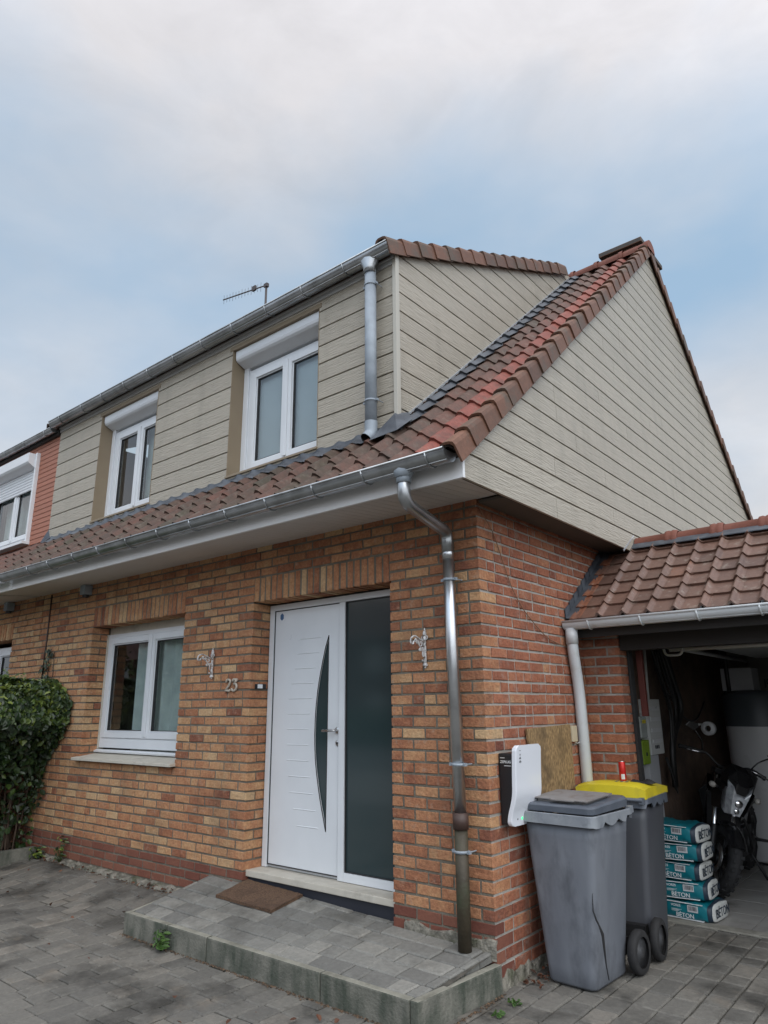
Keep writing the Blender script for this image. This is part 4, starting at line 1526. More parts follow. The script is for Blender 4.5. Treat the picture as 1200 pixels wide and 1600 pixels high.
# dark settlement joint and cream conduit between the two houses
jt = MB()
jt.tube([(PARTY, -.006, 2.95), (PARTY + .004, -.006, 2.4), (PARTY - .002, -.006, 1.9)], .010, 6)
tag(jt.build('joint_strip', M['rust'], fix=False), 'thin dark vertical strip on the brickwork between the two houses', 'strip')
cd = MB()
cd.box(PARTY - .02, PARTY + .012, -.022, -.001, 1.2, 1.95)
tag(cd.build('conduit', M['cream'], bevel=.003), 'cream vertical conduit on the brick wall just above the hedge', 'conduit')

# ================================================================== GARAGE
ga = thing('garage', 'low brick garage with brown tile roof, white gutter and open door', 'garage', (1.6, 1.7, 0))
GY = 1.555
gw_ = MB()
fr_g = lambda u, v, n: (u, GY - n, v)
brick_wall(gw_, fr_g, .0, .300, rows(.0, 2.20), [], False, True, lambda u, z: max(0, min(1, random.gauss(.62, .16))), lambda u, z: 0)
for k, (a, b) in enumerate(rows(.0, 2.2)):
    d = ST if k % 2 else HD
    if d + MJ < .19:
        brick(gw_, lambda u, v, n: (.300 + n, u, v), GY + d + MJ, GY + .20, a, b, .04, 0, random.gauss(.6, .15))
gw_.box(.0, .290, GY + .009, GY + .195, -.02, 2.25, 1, .5)
GXR = 3.0
sw_ = MB()
sw_.box(GXR, GXR + .2, GY, 5.999, -.02, 2.4)
sw_.build('side_wall', M['plaster'], ga)
sw_ = MB()
sw_.box(0.001, GXR + .2, 6.0, 6.2, -.02, 2.5)
sw_.build('back_wall', M['plaster'], ga)
gw_.build('brick_wall', [M['brick_side'], M['mortar_side'], M['plaster']], ga, fix=False)
M['shade_skin'] = mat('wall_shade_skin', (.075, .05, .036), (.135, .088, .062), rough=.9, nscale=5, bump=.7, bscale=22, dirt=(.05, .038, .03), dirt_scale=2)  # dark skin added over the brick so the garage interior reads darker
iw = MB()
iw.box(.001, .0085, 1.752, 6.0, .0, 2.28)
iw.build('inner_wall', M['shade_skin'], ga)
gc_ = MB()
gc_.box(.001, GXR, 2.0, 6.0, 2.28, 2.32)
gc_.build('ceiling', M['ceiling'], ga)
gf = MB()
for i in range(6):
    for j in range(9):
        gf.box(.02 + i * .42, .02 + i * .42 + .414, 2.125 + j * .42, 2.125 + j * .42 + .414, -.03, .004 + random.uniform(0, .001))
gf.box(.0, GXR, 2.12, 6.0, -.06, -.002, 0, .1)
gf.build('floor', M['garage_floor'], ga, bevel=.002)
tsb = MB()
tsb.box(.0, GXR, 2.004, 2.118, -.05, .008)
tsb.build('threshold', M['threshold'], ga, bevel=.004)
fs_ = MB()
fs_.box(.302, GXR, GY + .02, GY + .14, 2.005, 2.26)
fs_.box(.0, GXR + .2, GY - .235, GY - .215, 2.10, 2.24)
fs_.box(.001, GXR + .2, GY - .21, GY + .01, 2.205, 2.222)
fs_.build('lintel', M['dark_wood'], ga)
fs2 = MB()
fs2.box(.302, .325, GY + .145, GY + .21, .01, 2.10)
fs2.build('door_seal', M['rubber'], ga)
gd = MB()
for i in range(5):                         # sectional door parked under the ceiling
    gd.box(.55, GXR - .1, 2.25 + i * .56, 2.25 + i * .56 + .54, 2.10, 2.14)
gd.build('overhead_door', M['grey_box'], ga, bevel=.004)
rr_ = MB()
rr_.tube([(.40, 1.95, 2.08), (.40, 5.2, 2.08)], .02, 8)
rr_.tube([(.5, 2.16, 2.03), (2.4, 2.16, 2.03)], .016, 8)
rr_.build('door_track', M['grey_box'], ga)
hn = MB()
hn.tube(smooth_path([(.455, 2.14, 2.06), (.47, 2.14, 1.985), (.60, 2.14, 1.985), (.615, 2.14, 2.06)], 3), .011, 6)
hn.build('door_pull', M['grey_box'], ga)
rs = MB()
rs.box(.328, .375, 1.83, 1.87, 1.50, 2.02)
rs.build('door_bracket', M['red_steel'], ga, bevel=.003)
# garage roof
GS = .75
GZ0, GY0 = 2.225, 1.255
gq = math.hypot(1, GS)
def fr_gr(u, t, n):
    y = GY0 + t / gq
    return (u, y - GS / gq * n, GZ0 + GS * (y - GY0) + n / gq)
def prof_flat(s):
    s = s % 1
    d = min(abs(s - .80), abs(s + .2), abs(s - 1.8))
    return .038 * math.exp(-(d / .095) ** 2.6) + .003 * (s - .4) ** 2
gt = MB()
GTW = .1905
GGA = .1445 * gq
gcols = [.093 + GTW * i - .80 * GTW + .0 for i in range(1, 15)]
tile_field(gt, fr_gr, gcols, GGA, 7, GTW, prof_flat, lambda a, b: (random.gauss(.48, .16)), lift=.020, thick=.016, k=14)
# cut tiles against the house wall
for ri in range(6):
    t0 = ri * GGA
    w_ = gcols[0] + .01 - .05
    pr2 = lambda s: .004 + .004 * math.sin(s * 9)
    rws = [[fr_gr(.045 + w_ * i / 6, t0 + dt, pr2(i / 6) + nn) for i in range(7)] for dt, nn in ((.004, -.006), (0, .022), (GGA + .04, .004))]
    gt.grid(rws[:2], 0, .95, False); gt.grid(rws[1:], 0, random.uniform(.72, 1.), True)
YG = 2.255
slab(gt, .001, GXR + .25, GY0 + .05, GZ0 + .035 - .03, YG, GZ0 + GS * (YG - GY0) - .03, .03)
slab(gt, .001, GXR + .25, YG + .002, GZ0 + GS * (YG - GY0) - .03, YG + .8, GZ0 + GS * (YG - GY0) - .6, .03)
gt.build('roof_tiles', M['gtile'], ga, fix=False)
gfl = MB()
slab(gfl, .001, GXR + .25, YG + .81, 2.40, 6.25, 2.42, .06)
gfl.build('flat_roof', M['lead'], ga)
gr_ = MB()
x = .295
GRZ = 2.955
cols_x = []
while x < GXR + .2:
    rows_ = []
    for xx, rr in ((x, .090), (x + .26, .094), (x + .27, .108), (x + .30, .112), (x + .315, .104), (x + .33, .112), (x + .36, .110), (x + .375, .098)):
        rows_.append([(xx, YG + rr * math.sin(a) * .95, GRZ + rr * math.cos(a)) for a in [R(-105 + 210 * i / 12) for i in range(13)]])
    gr_.grid(rows_, 0, random.random(), True)
    x += .375
gr_.build('ridge_tiles', M['ridge'], ga, fix=False)
gl_ = MB()
slab(gl_, .19, GXR + .25, YG - .150, GZ0 + GS * (YG - .150 - GY0) + .066, YG - .06, GRZ + .04, .008)
for i in range(12):                          # stepped lead against the wall
    y0 = GY0 + .0 + i * .09; y1 = y0 + .10
    zz = lambda y: GZ0 + GS * (y - GY0)
    gl_.add([(.006, y0, zz(y0) + .03), (.006, y1, zz(y1) + .03), (.006, y1, zz(y1) + .085), (.006, y0, zz(y0) + .105), (.085, y0, zz(y0) + .020), (.075, y1, zz(y1) + .024)], [(0, 1, 2, 3), (0, 4, 5, 1)], 0, random.random())
    gl_.add([(.012, y0, zz(y0) + .03), (.012, y1, zz(y1) + .03), (.012, y1, zz(y1) + .085), (.012, y0, zz(y0) + .105)], [(0, 1, 2, 3)], 0, .4)
gl_.build('lead_flashing', M['lead'], ga, fix=False)
wt = MB()
wt.prism([(1.915, 2.868), (2.20, 3.055), (2.20, 3.067), (1.905, 2.880)], lambda u, v, n: (XE + n, u, v), .0015, .006)
wt.build('edge_trim', M['alu'], ga)
# plastic gutter and downpipe
ggo = gutter('gutter', .012, GXR + .2, GY0 - .02, 2.215, .058, M['plastic_pipe'], [.24 - .02, .62, 1.02, 1.42, 1.82, 2.3], ga, M['plastic_pipe'])
gp = MB()
gp.tube([(.058, GY0 - .02, 2.17), (.058, GY0 - .02, 2.05)], .047, 20)
gp.tube(smooth_path([(.058, GY0 - .02, 2.10), (.058, GY0 - .015, 2.00), (.047, GY0 + .06, 1.7), (.045, GY0 + .10, .0)], 5), .042, 20)
gp.build('downpipe', M['plastic_pipe'], ga)

# ---- inside the garage
ec = thing('fuse_cabinet', 'tall pale grey electrical cabinet with switch rows just inside the garage opening', 'cabinet', (.05, 2.8, 1.1))
c1 = MB(); c1.box(.004, .085, 2.655, 2.995, 1.155, 1.64)
c1o = c1.build('cabinet_body', M['grey_box'], ec, bevel=.006)
c2 = MB()
for i in range(4):
    c2.box(.0852, .092, 2.70, 2.95, 1.54 - i * .095, 1.575 - i * .095)
c2.build('switch_row', M['enamel'], ec, bevel=.002)
c3 = MB()
for i in range(3):
    c3.box(.0852, .0905, 2.76 + .04 * i, 2.775 + .04 * i, 1.205, 1.235)
c3.build('button', M['ink_dark'], ec)
c4 = MB(); c4.box(.004, .07, 2.60, 2.86, .0, 1.15)
c4.build('cable_duct', M['card'], ec, bevel=.004)
em = thing('electricity_meter', 'small meter with rounded clear cover left of the grey fuse cabinet', 'meter', (.04, 2.57, 1.38))
m1 = MB(); m1.box(.004, .075, 2.47, 2.64, 1.30, 1.49); m1.build('meter_body', M['clear'], em, bevel=.02, seg=3)
m2 = MB(); m2.box(.0755, .079, 2.52, 2.60, 1.43, 1.46); m2.build('meter_label', M['yellow'], em)
lb = thing('lime_meter_box', 'lime green smart meter box below the clear covered meter', 'meter', (.04, 2.55, 1.18))
l1 = MB(); l1.box(.004, .08, 2.455, 2.63, 1.085, 1.288); l1.build('meter_body', M['lime'], lb, bevel=.008)
l2 = MB(); l2.lathe([(.0, .004), (.016, .004), (.018, 0)], (.0802, 2.54, 1.17), 'x', 14); l2.build('button', M['ink_dark'], lb)
cn = MB(); cn.tube([(.03, 2.91, 2.25), (.03, 2.86, 1.64)], .014, 10)
tag(cn.build('conduit_pipe', M['grey_box']), 'thin grey conduit pipe rising above the fuse cabinet', 'conduit')
cb = MB()
for k in range(7):
    y0 = 2.80 + .075 * k
    o_ = random.uniform(-.05, .05)
    cb.tube(smooth_path([(.09, y0, 2.24), (.10 + random.uniform(0, .05), y0 + o_ + .08, 1.9), (.11 + random.uniform(0, .05), y0 + o_ + .28, 1.55), (.12, 3.12 + o_, 1.25), (.10, 3.14 + o_ * .6, .85)], 6), random.choice([.011, .018, .026]), 8)
for k in range(4):
    cb.tube(smooth_path([(.10, 2.95 + .02 * k, 1.12), (.13, 3.0 + .03 * k, .95 - .05 * k), (.12, 3.08 + .02 * k, .80), (.08, 3.1 + .02 * k, 1.0)], 6), .005, 6)
tag(cb.build('cable_bundle', M['cable'], fix=False), 'bundle of thick black cables hanging down the garage side wall', 'cables', kind='stuff')
cl_ = MB()
cl_.tube(smooth_path([(.12, 3.10, 1.75), (.14, 3.5, 1.45), (.14, 3.9, 1.42), (.13, 4.3, 1.62)], 8), .009, 8)
tag(cl_.build('drooping_cable', M['cable']), 'single black cable drooping across the bare brick wall inside the garage', 'cable')
rl_ = MB()
rl_.lathe([(.030, -.03), (.070, -.03), (.070, .03), (.030, .03), (.030, -.03)], (.20, 4.08, 1.35), 'y', 28)
rl_.box(.005, .20, 4.075, 4.085, 1.38, 1.40)
tag(rl_.build('tape_roll', M['enamel']), 'round pale roll hung on the garage wall between cables and water tank', 'roll')
tk_ = thing('water_heater', 'tall white water heater tank with anthracite top in the garage', 'water heater', (.60, 4.85, 0))
TX, TY, TR = .53, 4.85, .345
t1 = MB(); t1.lathe([(0, .03), (TR - .02, .03), (TR, .05), (TR, 1.36)], (TX, TY, 0), 'z', 40); t1.build('tank', M['enamel'], tk_)
t2 = MB(); t2.lathe([(TR + .004, 1.36), (TR + .004, 1.67), (TR - .01, 1.70), (TR - .05, 1.73), (0, 1.735)], (TX, TY, 0), 'z', 40); t2.build('top_cover', M['anthracite'], tk_)
t3 = MB(); t3.lathe([(TR - .03, .0), (TR - .03, .03)], (TX, TY, 0), 'z', 32); t3.build('foot_ring', M['rubber'], tk_)
t4 = MB()
t4.tube(smooth_path([(TX - .22, TY - .2, 1.70), (TX - .22, TY - .2, 2.0), (TX - .22, TY - .2, 2.25)], 3), .022, 10)
t4.tube(smooth_path([(TX - .28, TY - .1, 1.70), (TX - .28, TY - .1, 2.25)][:2] + [(TX - .28, TY - .1, 2.26)], 3), .022, 10)
t4.build('water_pipe', M['cable'], tk_)
bx = MB(); bx.box(.24, .56, 4.66, 4.98, 1.737, 1.98)
tag(bx.build('carton', M['card'], bevel=.004), 'grey and white carton standing on top of the water heater', 'carton')
bd = thing('wall_board', 'pale panel with a black handwritten scribble behind the water heater', 'panel', (.7, 5.95, 1.2))
b1 = MB(); b1.box(.25, 1.9, 5.93, 5.985, .0, 2.2); b1.build('board', M['plaster'], bd)
b2 = MB()
sx0, sz0 = .47, 1.86
for k in range(3):
    b2.tube([(sx0 + .055 * k + .024 * math.cos(a), 5.926, sz0 + .036 * math.sin(a)) for a in [2 * math.pi * i / 14 for i in range(14)]], .006, 5, closed=True)
b2.tube([(sx0 + .16, 5.926, sz0 + .09), (sx0 + .165, 5.926, sz0 - .03)], .006, 5)
b2.tube([(sx0 - .05, 5.926, sz0 - .07), (sx0 - .045, 5.926, sz0 + .03)], .006, 5)
b2.build('scribble', M['ink_dark'], bd)

# ================================================================== BAGS OF CONCRETE
bag_lab = ['topmost teal and white concrete bag of the stack in the garage entrance', 'second bag from the top of the teal concrete bag stack',
           'middle bag of the teal concrete stack, pushed slightly back', 'second bag from the bottom of the teal concrete bag stack', 'bottom teal concrete bag lying on the garage floor']
def bag_mesh():
    mb = MB()
    nu, nv = 40, 20
    LX, LY, LZ = .30, .19, .064
    P = []
    for i in range(nu + 1):
        u = -1 + 2 * i / nu
        row = []
        u = math.copysign(1 - (1 - abs(u)) ** 1.7, u)
        e = (1 - abs(u) ** 14) ** (1 / 3.2)
        for j in range(nv):
            a = 2 * math.pi * j / nv
            c, s_ = math.cos(a), math.sin(a)
            yy = math.copysign(abs(c) ** .30, c) * LY * (.04 + .96 * e)
            zz = math.copysign(abs(s_) ** .55, s_) * LZ * (.62 + .38 * e)
            zz += (.006 * math.sin(u * 9 + yy * 20) + .003 * math.sin(u * 31 + yy * 11)) * (1 if s_ > 0 else .2)
            yy += .003 * math.sin(u * 26 + zz * 60)
            row.append((u * LX, yy, zz + LZ))
        P.append(row)
    v = [p for r_ in P for p in r_]
    for i in range(nu):
        uc = -1 + 2 * (i + .5) / nu
        uc = math.copysign(1 - (1 - abs(uc)) ** 1.7, uc)
        mt = 1 if uc > .945 else (2 if uc > .85 else 0)
        if uc < -.95:
            mt = 1
        fs = [(i * nv + j, i * nv + (j + 1) % nv, (i + 1) * nv + (j + 1) % nv, (i + 1) * nv + j) for j in range(nv)]
        b = len(mb.v)
        vv = [v[i * nv + j] for j in range(nv)] + [v[(i + 1) * nv + j] for j in range(nv)]
        mb.add(vv, [(j, (j + 1) % nv, nv + (j + 1) % nv, nv + j) for j in range(nv)], mt, .5, True)
    mb.add(P[0], [list(range(nv))], 1, .5); mb.add(P[-1], [list(range(nv))], 1, .5)
    me = mb.mesh('bag_body', [M['bag_teal'], M['bag_white'], M['bag_navy']])
    bm = bmesh.new(); bm.from_mesh(me); bmesh.ops.remove_doubles(bm, verts=bm.verts, dist=.0005); bm.to_mesh(me); bm.free()
    return me
bagm = bag_mesh()
ends = [.575, .585, .555, .59, .635]
yoff = [2.28, 2.275, 2.30, 2.285, 2.28]
for i in range(5):
    z = .136 * (4 - i) + .005
    t = thing('concrete_bag', bag_lab[i], 'bag', (ends[i] - .30, yoff[i], z), 'concrete bags stacked in the garage entrance')
    t.rotation_euler = (0, 0, R((-3.5, 2.0, -1.0, 3.2, -4.0)[i]))
    t.rotation_euler[1] = R((1.2, -.6, .8, -.4, 0)[i])
    o = bpy.data.objects.new('bag_body', bagm); COL.objects.link(o); o.parent = t
    base = Vector(t.location)
    yf = -.1915
    def put(body, nm, m, size, x, zz, face='f'):
        if face == 'f':
            Mx = frame_of(base + Vector((x, yf, zz)), (1, 0, 0), (0, 0, 1))
        else:
            Mx = frame_of(base + Vector((.3012, x, zz)), (0, 1, 0), (0, 0, 1))
        return text_obj(body, nm, m, t, size, Mx)
    put('BÉTON', 'lettering', M['ink_white'], .042, .085, .034)
    put('VORES', 'lettering', M['ink_white'], .024, .020, .096)
    pl = MB()
    for k in range(4):
        pl.box(base.x - .015, base.x + .062 - .010 * k, base.y + yf - .001, base.y + yf + .004, base.z + .070 - .0045 * k, base.z + .0715 - .0045 * k)
    pl.build('small_print', M['ink_white'], t)
    bc = MB()
    bc.box(base.x + .108, base.x + .186, base.y + yf - .0015, base.y + yf + .012, base.z + .064, base.z + .108)
    bco = bc.build('barcode_label', M['enamel'], t)
    bb = MB()
    x = .115
    while x < .178:
        w2 = random.choice([.0012, .0022, .0035])
        bb.box(base.x + x, base.x + x + w2, base.y + yf - .0022, base.y + yf - .0016, base.z + .074, base.z + .104)
        x += w2 + random.choice([.0015, .0025, .003])
    bb.build('bars', M['ink_dark'], bco)
    put('BÉTON', 'lettering', M['bag_navy'], .085, .0, .062, 'e')
    ln = MB(); ln.box(base.x - .2, base.x + .22, base.y + yf - .0006, base.y + yf + .02, base.z + .0085, base.z + .0125)
    ln.box(base.x - .2, base.x + .22, base.y + yf - .0006, base.y + yf + .02, base.z + .1175, base.z + .1205)
    ln.build('seam', M['ink_white'], t)

# ================================================================== BINS
def rrect(x0, x1, y0, y1, r, z, n=5):
    o = []
    for cx, cy, a0 in ((x1 - r, y1 - r, 0), (x0 + r, y1 - r, 90), (x0 + r, y0 + r, 180), (x1 - r, y0 + r, 270)):
        for i in range(n + 1):
            a = R(a0 + 90 * i / n)
            o.append((cx + r * math.cos(a), cy + r * math.sin(a), z))
    return o
def wheelie_bin(name, label, base, rot, bw, bd_, tw, td, hrim, bodym, rimm, lidm, panelm, crack=False, yellow=False):
    """local: front at -y, wheels at +y; base at the bin's centre"""
    t = thing(name, label, 'wheelie bin', base, 'wheelie bins beside the gable')
    t.rotation_euler = (0, 0, rot)
    def B(mb, nm, ms, parent, **k):
        o = mb.build(nm, ms, None, **k); o.parent = parent; return o
    b = MB()
    rings = []
    for f in np.linspace(0, 1, 12):
        z = .025 + (hrim - .085) * f
        w2 = (bw + (tw - .05 - bw) * f) / 2; d2 = (bd_ + (td - .06 - bd_) * f) / 2
        rings.append(rrect(-w2, w2, -d2, d2, .045, z, 4))
    b.loft([[(x * .93, y * .93, .008) for x, y, z in rings[0]]] + rings, 0, .5, True)
    # wheel recess block at the rear foot
    body = B(b, 'body', bodym, t, fix=True)
    if crack:
        ck_ = MB()
        fwx = lambda z: (bw + (tw - .05 - bw) * (z / hrim)) / 2
        fwy = lambda z: (bd_ + (td - .06 - bd_) * (z / hrim)) / 2
        pts = [(.60, -.185, .0012, 0), (.52, -.225, .0016, -.012), (.437, -.222, .0028, -.009), (.385, -.200, .0060, -.002), (.294, -.13, .0115, 0), (.222, -.112, .0095, 0), (.12, -.082, .0045, 0), (.035, -.048, .003, 0)]
        ck_.tube([(fwx(z) + dx - .001, yy, z) for z, yy, r_, dx in pts], [r_ for z, yy, r_, dx in pts], 6)
        B(ck_, 'crack', M['seal'], body)
    r = MB()
    w2, d2 = tw / 2, td / 2
    # rim: band with a scalloped skirt on the sides
    outer_t = rrect(-w2, w2, -d2, d2, .05, hrim, 6)
    def skirt(x, y):
        dz_ = .058
        if abs(abs(x) - w2) < .012:
            s_ = (y + d2) / td
            dz_ = .062 if s_ < .25 else (.034 + .030 * abs(math.sin((s_ - .25) * 9.5)) if s_ < .75 else .03)
        return dz_
    outer_b = [(x * 1.012, y * 1.012, hrim - skirt(x, y)) for x, y, z in outer_t]
    # subdivide sides for the scallops
    def dens(ring):
        o = []
        for p, q in zip(ring, ring[1:] + ring[:1]):
            n_ = max(1, int(math.dist(p, q) / .03))
            for i in range(n_):
                o.append(tuple(p[k] + (q[k] - p[k]) * i / n_ for k in range(3)))
        return o
    ot = dens(outer_t)
    ob_ = [(x * 1.014, y * 1.012, hrim - skirt(x, y)) for x, y, z in ot]
    it = [(x * .90, y * .91, hrim) for x, y, z in ot]
    ib = [(x * .955, y * .96, hrim - skirt(x, y) + .002) for x, y, z in ot]
    r.loft([it, [(x * .985, y * .985, hrim + .004) for x, y, z in ot], ot, ob_, ib], 0, .5, False, False)
    B(r, 'rim', rimm, t, fix=True)
    l = MB()
    lz = hrim + .006
    def lid_ring(sx, sy0, sy1, z0, z1, rr):
        return [(x, y, z0 + (z1 - z0) * (y - sy0) / (sy1 - sy0)) for x, y, z in rrect(-sx, sx, sy0, sy1, rr, 0, 5)]
    if not yellow:
        l.loft([lid_ring(w2 - .022, -d2 + .035, d2 - .01, lz, lz + .01, .05), lid_ring(w2 - .018, -d2 + .03, d2 - .005, lz + .035, lz + .055, .05), lid_ring(w2 - .03, -d2 + .045, d2 - .02, lz + .044, lz + .070, .05)], 0, .5, False)
        lid = B(l, 'lid', lidm, t, bevel=.004)
        p2 = MB()
        z_ = lambda y: lz + .060 + .030 * (y + d2) / td
        out = [(-w2 + .06, -d2 + .10), (-.06, -d2 + .10), (-.06, -d2 + .07), (.10, -d2 + .07), (.10, -d2 + .09), (w2 - .08, -d2 + .09), (w2 - .08, d2 - .12), (-w2 + .06, d2 - .12)]
        p2.prism(out, lambda a, b_, d: (a, b_, z_(b_) + d), 0, .006)
        p2.prism([(-w2 + .09, -d2 + .12), (w2 - .11, -d2 + .12), (w2 - .11, d2 - .14), (-w2 + .09, d2 - .14)], lambda a, b_, d: (a, b_, z_(b_) - .02 + d), 0, .019)
        B(p2, 'lid_panel', panelm, lid)
    else:
        sec = []
        for s_, zc in ((0, .048), (.12, .062), (.5, .085), (.88, .092), (1, .075)):
            y = -d2 - .01 + (td + .0) * s_
            sec.append([(-w2 + .004 + (w2 * 2 - .008) * i / 10, y, lz + zc * (1 - .32 * abs(-1 + 2 * i / 10) ** 4)) for i in range(11)])
        l.grid(sec, 0, .5, True)
        e_ = [(x, y, z) for x, y, z in sec[0]] + [row[-1] for row in sec[1:]] + sec[-1][::-1][1:] + [row[0] for row in sec[::-1][1:-1]]
        l.loft([e_, [(x, y, lz - .006) for x, y, z in e_]], 0, .5, False, False)
        lid = B(l, 'lid', lidm, t, fix=False)
        ms_ = MB()
        for k in range(3):
            ms_.box(-.10 + .035 * k, -.085 + .035 * k, d2 - .14, d2 - .09, lz + .0925, lz + .0945)
        B(ms_, 'lid_mark', M['ink_grey'], lid)
    h = MB()
    h.tube([(-w2 + .02, d2 + .028, hrim - .002), (w2 - .02, d2 + .028, hrim - .002)], .013, 10)
    for x in (-w2 + .03, -.07, .07, w2 - .03):
        h.box(x - .016, x + .016, d2 - .03, d2 + .03, hrim - .03, hrim + .012)
    B(h, 'handle', rimm, t, bevel=.003)
    ax = MB()
    ay = bd_ / 2 + .045
    ax.tube([(-bw / 2 - .075, ay, .125), (bw / 2 + .075, ay, .125)], .011, 10)
    ax.box(-bw / 2 + .01, bw / 2 - .01, bd_ / 2 - .03, ay + .02, .10, .19)
    B(ax, 'axle', M['moto_matt'], t)
    for s_ in (-1, 1):
        wm = MB()
        x = s_ * (bw / 2 + .062)
        wm.lathe([(.085, -.026), (.112, -.027), (.122, -.018), (.124, 0), (.122, .018), (.112, .027), (.085, .026)], (x, ay, .124), 'x', 30)
        wo = B(wm, 'wheel', M['rubber'], t)
        hb_ = MB()
        hb_.lathe([(0, -.020), (.03, -.022), (.034, -.014), (.086, -.010), (.086, .010), (.034, .014), (.03, .022), (0, .020)], (x, ay, .124), 'x', 24)
        B(hb_, 'hub', M['hub'], wo)
    return t
wheelie_bin('wheelie_bin', 'weathered grey wheelie bin with cracked corner and worn grey lid', (.310, .525, 0), R(-3), .31, .43, .525, .56, .945, M['bin'], M['bin_rim'], M['bin_lid'], M['lid_worn'], crack=True)
wheelie_bin('wheelie_bin', 'dark grey wheelie bin with bright yellow lid behind the cracked bin', (.300, 1.345, 0), R(180 + 4), .34, .44, .50, .56, .965, M['bin_dark'], M['bin_lid'], M['yellow'], M['yellow'], yellow=True)

cn_ = thing('drink_can', 'slim red drink can standing on the yellow bin lid', 'can', (.335, 1.30, 1.055))
k1 = MB(); k1.lathe([(.0, 0), (.019, 0), (.0245, .008), (.0245, .125), (.021, .134)], (0.335, 1.30, 1.055), 'z', 24); k1.build('can_body', M['can'], cn_)
k2 = MB(); k2.lathe([(.021, .134), (.0215, .138), (.018, .136), (0, .136)], (.335, 1.30, 1.055), 'z', 24); k2.build('can_top', M['can_top'], cn_)
k3 = MB(); k3.grid([[(.335 + .0248 * math.cos(R(a)), 1.30 + .0248 * math.sin(R(a)), z) for a in range(-95, -34, 10)] for z in (1.07, 1.105)], 0, .5, True); k3.build('can_label', M['enamel'], cn_, fix=False)
gv_ = MB()
random.seed(3)
gp_ = []
for i in range(9):
    row = []
    for j in range(17):
        u, v_ = j / 16, i / 8
        env = math.sin(math.pi * u) ** .6 * math.sin(math.pi * v_) ** .6
        row.append((.385 + .17 * u, 1.26 + .10 * v_, 1.050 + env * (.020 + .016 * math.sin(7 * u + 3 * v_) + random.uniform(0, .008))))
    gp_.append(row)
gv_.grid(gp_, 0, .5, True)
tag(gv_.build('glove', M['rubber'], fix=False), 'crumpled black work glove lying on the yellow lid', 'glove')

# ================================================================== THINGS ON THE GABLE WALL
cg = thing('charging_station', 'wall charger with black box and white curved front panel beside the grey bin', 'charger', (.0, .26, 1.1))
g1 = MB(); g1.prism([(.002, .876), (.050, .876), (.055, .93), (.072, .985), (.090, 1.05), (.106, 1.12), (.108, 1.296), (.002, 1.296)], lambda a, b, d: (a, d, b), .117, .40); g1.build('housing', M['black_plastic'], cg, bevel=.012, seg=3)
g2 = MB()
pf = [(.132, 1.345), (.122, 1.20), (.117, 1.08), (.112, 1.04), (.098, .99), (.083, .95), (.074, .91), (.072, .868)]
pth = smooth_path([(a, 0, b) for a, b in pf], 3)
pz = [p.z for p in pth]
def wy(z):
    d0, d1 = max(pz) - z, z - min(pz)
    k_ = .035
    cut = lambda d: 0 if d >= k_ else k_ - math.sqrt(max(0, k_ * k_ - (k_ - d) ** 2))
    return max(cut(d0), cut(d1))
dn_ = []
for p, q in zip(pth[:-1], pth[1:]):
    for i in range(6):
        dn_.append(p.lerp(q, i / 6))
dn_.append(pth[-1])
g2.loft([[(p.x - .018, .105 + wy(p.z), p.z), (p.x + .006, .105 + wy(p.z), p.z), (p.x + .010, .112 + wy(p.z), p.z), (p.x + .010, .438 - wy(p.z), p.z), (p.x + .006, .445 - wy(p.z), p.z), (p.x - .018, .445 - wy(p.z), p.z)] for p in dn_], 0, .5, False)
g2.build('front_panel', M['white_gloss'], cg)
g3 = MB(); g3.lathe([(.0, .006), (.008, .005), (.010, 0)], (.0815, .235, .908), 'x', 14); g3.build('status_light', M['led'], cg)
g4 = MB(); g4.lathe([(.0, .004), (.006, .004), (.007, 0)], (.0815, .180, .908), 'x', 12); g4.build('button', M['ink_grey'], cg)
text_obj('ZEPLUG', 'lettering', M['ink_white'], cg, .0215, frame_of((.056, .1155, 1.245), (1, 0, 0), (0, 0, 1)))
g5 = MB()
g5.box(.018, .05, .1152, .1168, 1.268, 1.271); g5.box(.045, .092, .1152, .1168, 1.221, 1.224)
g5.build('small_print', M['ink_white'], cg)
g6 = MB()
for k, (yy, ww) in enumerate(((.145, .022), (.152, .012), (.148, .02), (.148, .024))):
    zz = 1.312 - .021 * k
    xx = .1395 - .0006 * k * 2
    if k == 0:
        g6.box(xx - .004, xx + .0012, yy, yy + ww, zz, zz + .003)
    else:
        g6.box(xx - .004, xx + .0012, yy, yy + ww, zz - .006, zz + .001)
        g6.box(xx - .004, xx + .0012, yy + .004, yy + ww - .004, zz + .003, zz + .006)
g6.build('pictogram', M['ink_grey'], cg)

ob = MB()
ob.add([(x, y, z) for x in (.010, .028) for y, z in ((.478, 1.435), (1.15, 1.452), (1.155, 1.0), (.565, 1.0), (.52, 1.2))], [(0, 1, 2, 3, 4), (9, 8, 7, 6, 5), (0, 5, 6, 1), (1, 6, 7, 2), (2, 7, 8, 3), (3, 8, 9, 4), (4, 9, 5, 0)], 0, .5)
tag(ob.build('chipboard_panel', M['osb'], bevel=.002), 'brown chipboard panel fixed to the gable brickwork above the bins', 'board')
sk_ = thing('junction_box', 'small cream junction box on the brick beside the chipboard', 'box', (.02, 1.2, 1.38))
j1 = MB(); j1.box(.004, .034, 1.163, 1.25, 1.325, 1.44); j1.build('box_cover', M['cream'], sk_, bevel=.004)
j2 = MB(); j2.tube(smooth_path([(.02, 1.22, 1.325), (.025, 1.25, 1.31), (.03, 1.32, 1.325), (.03, 1.40, 1.37)], 5), .004, 6); j2.build('wire_tail', M['enamel'], sk_)
wr = MB()
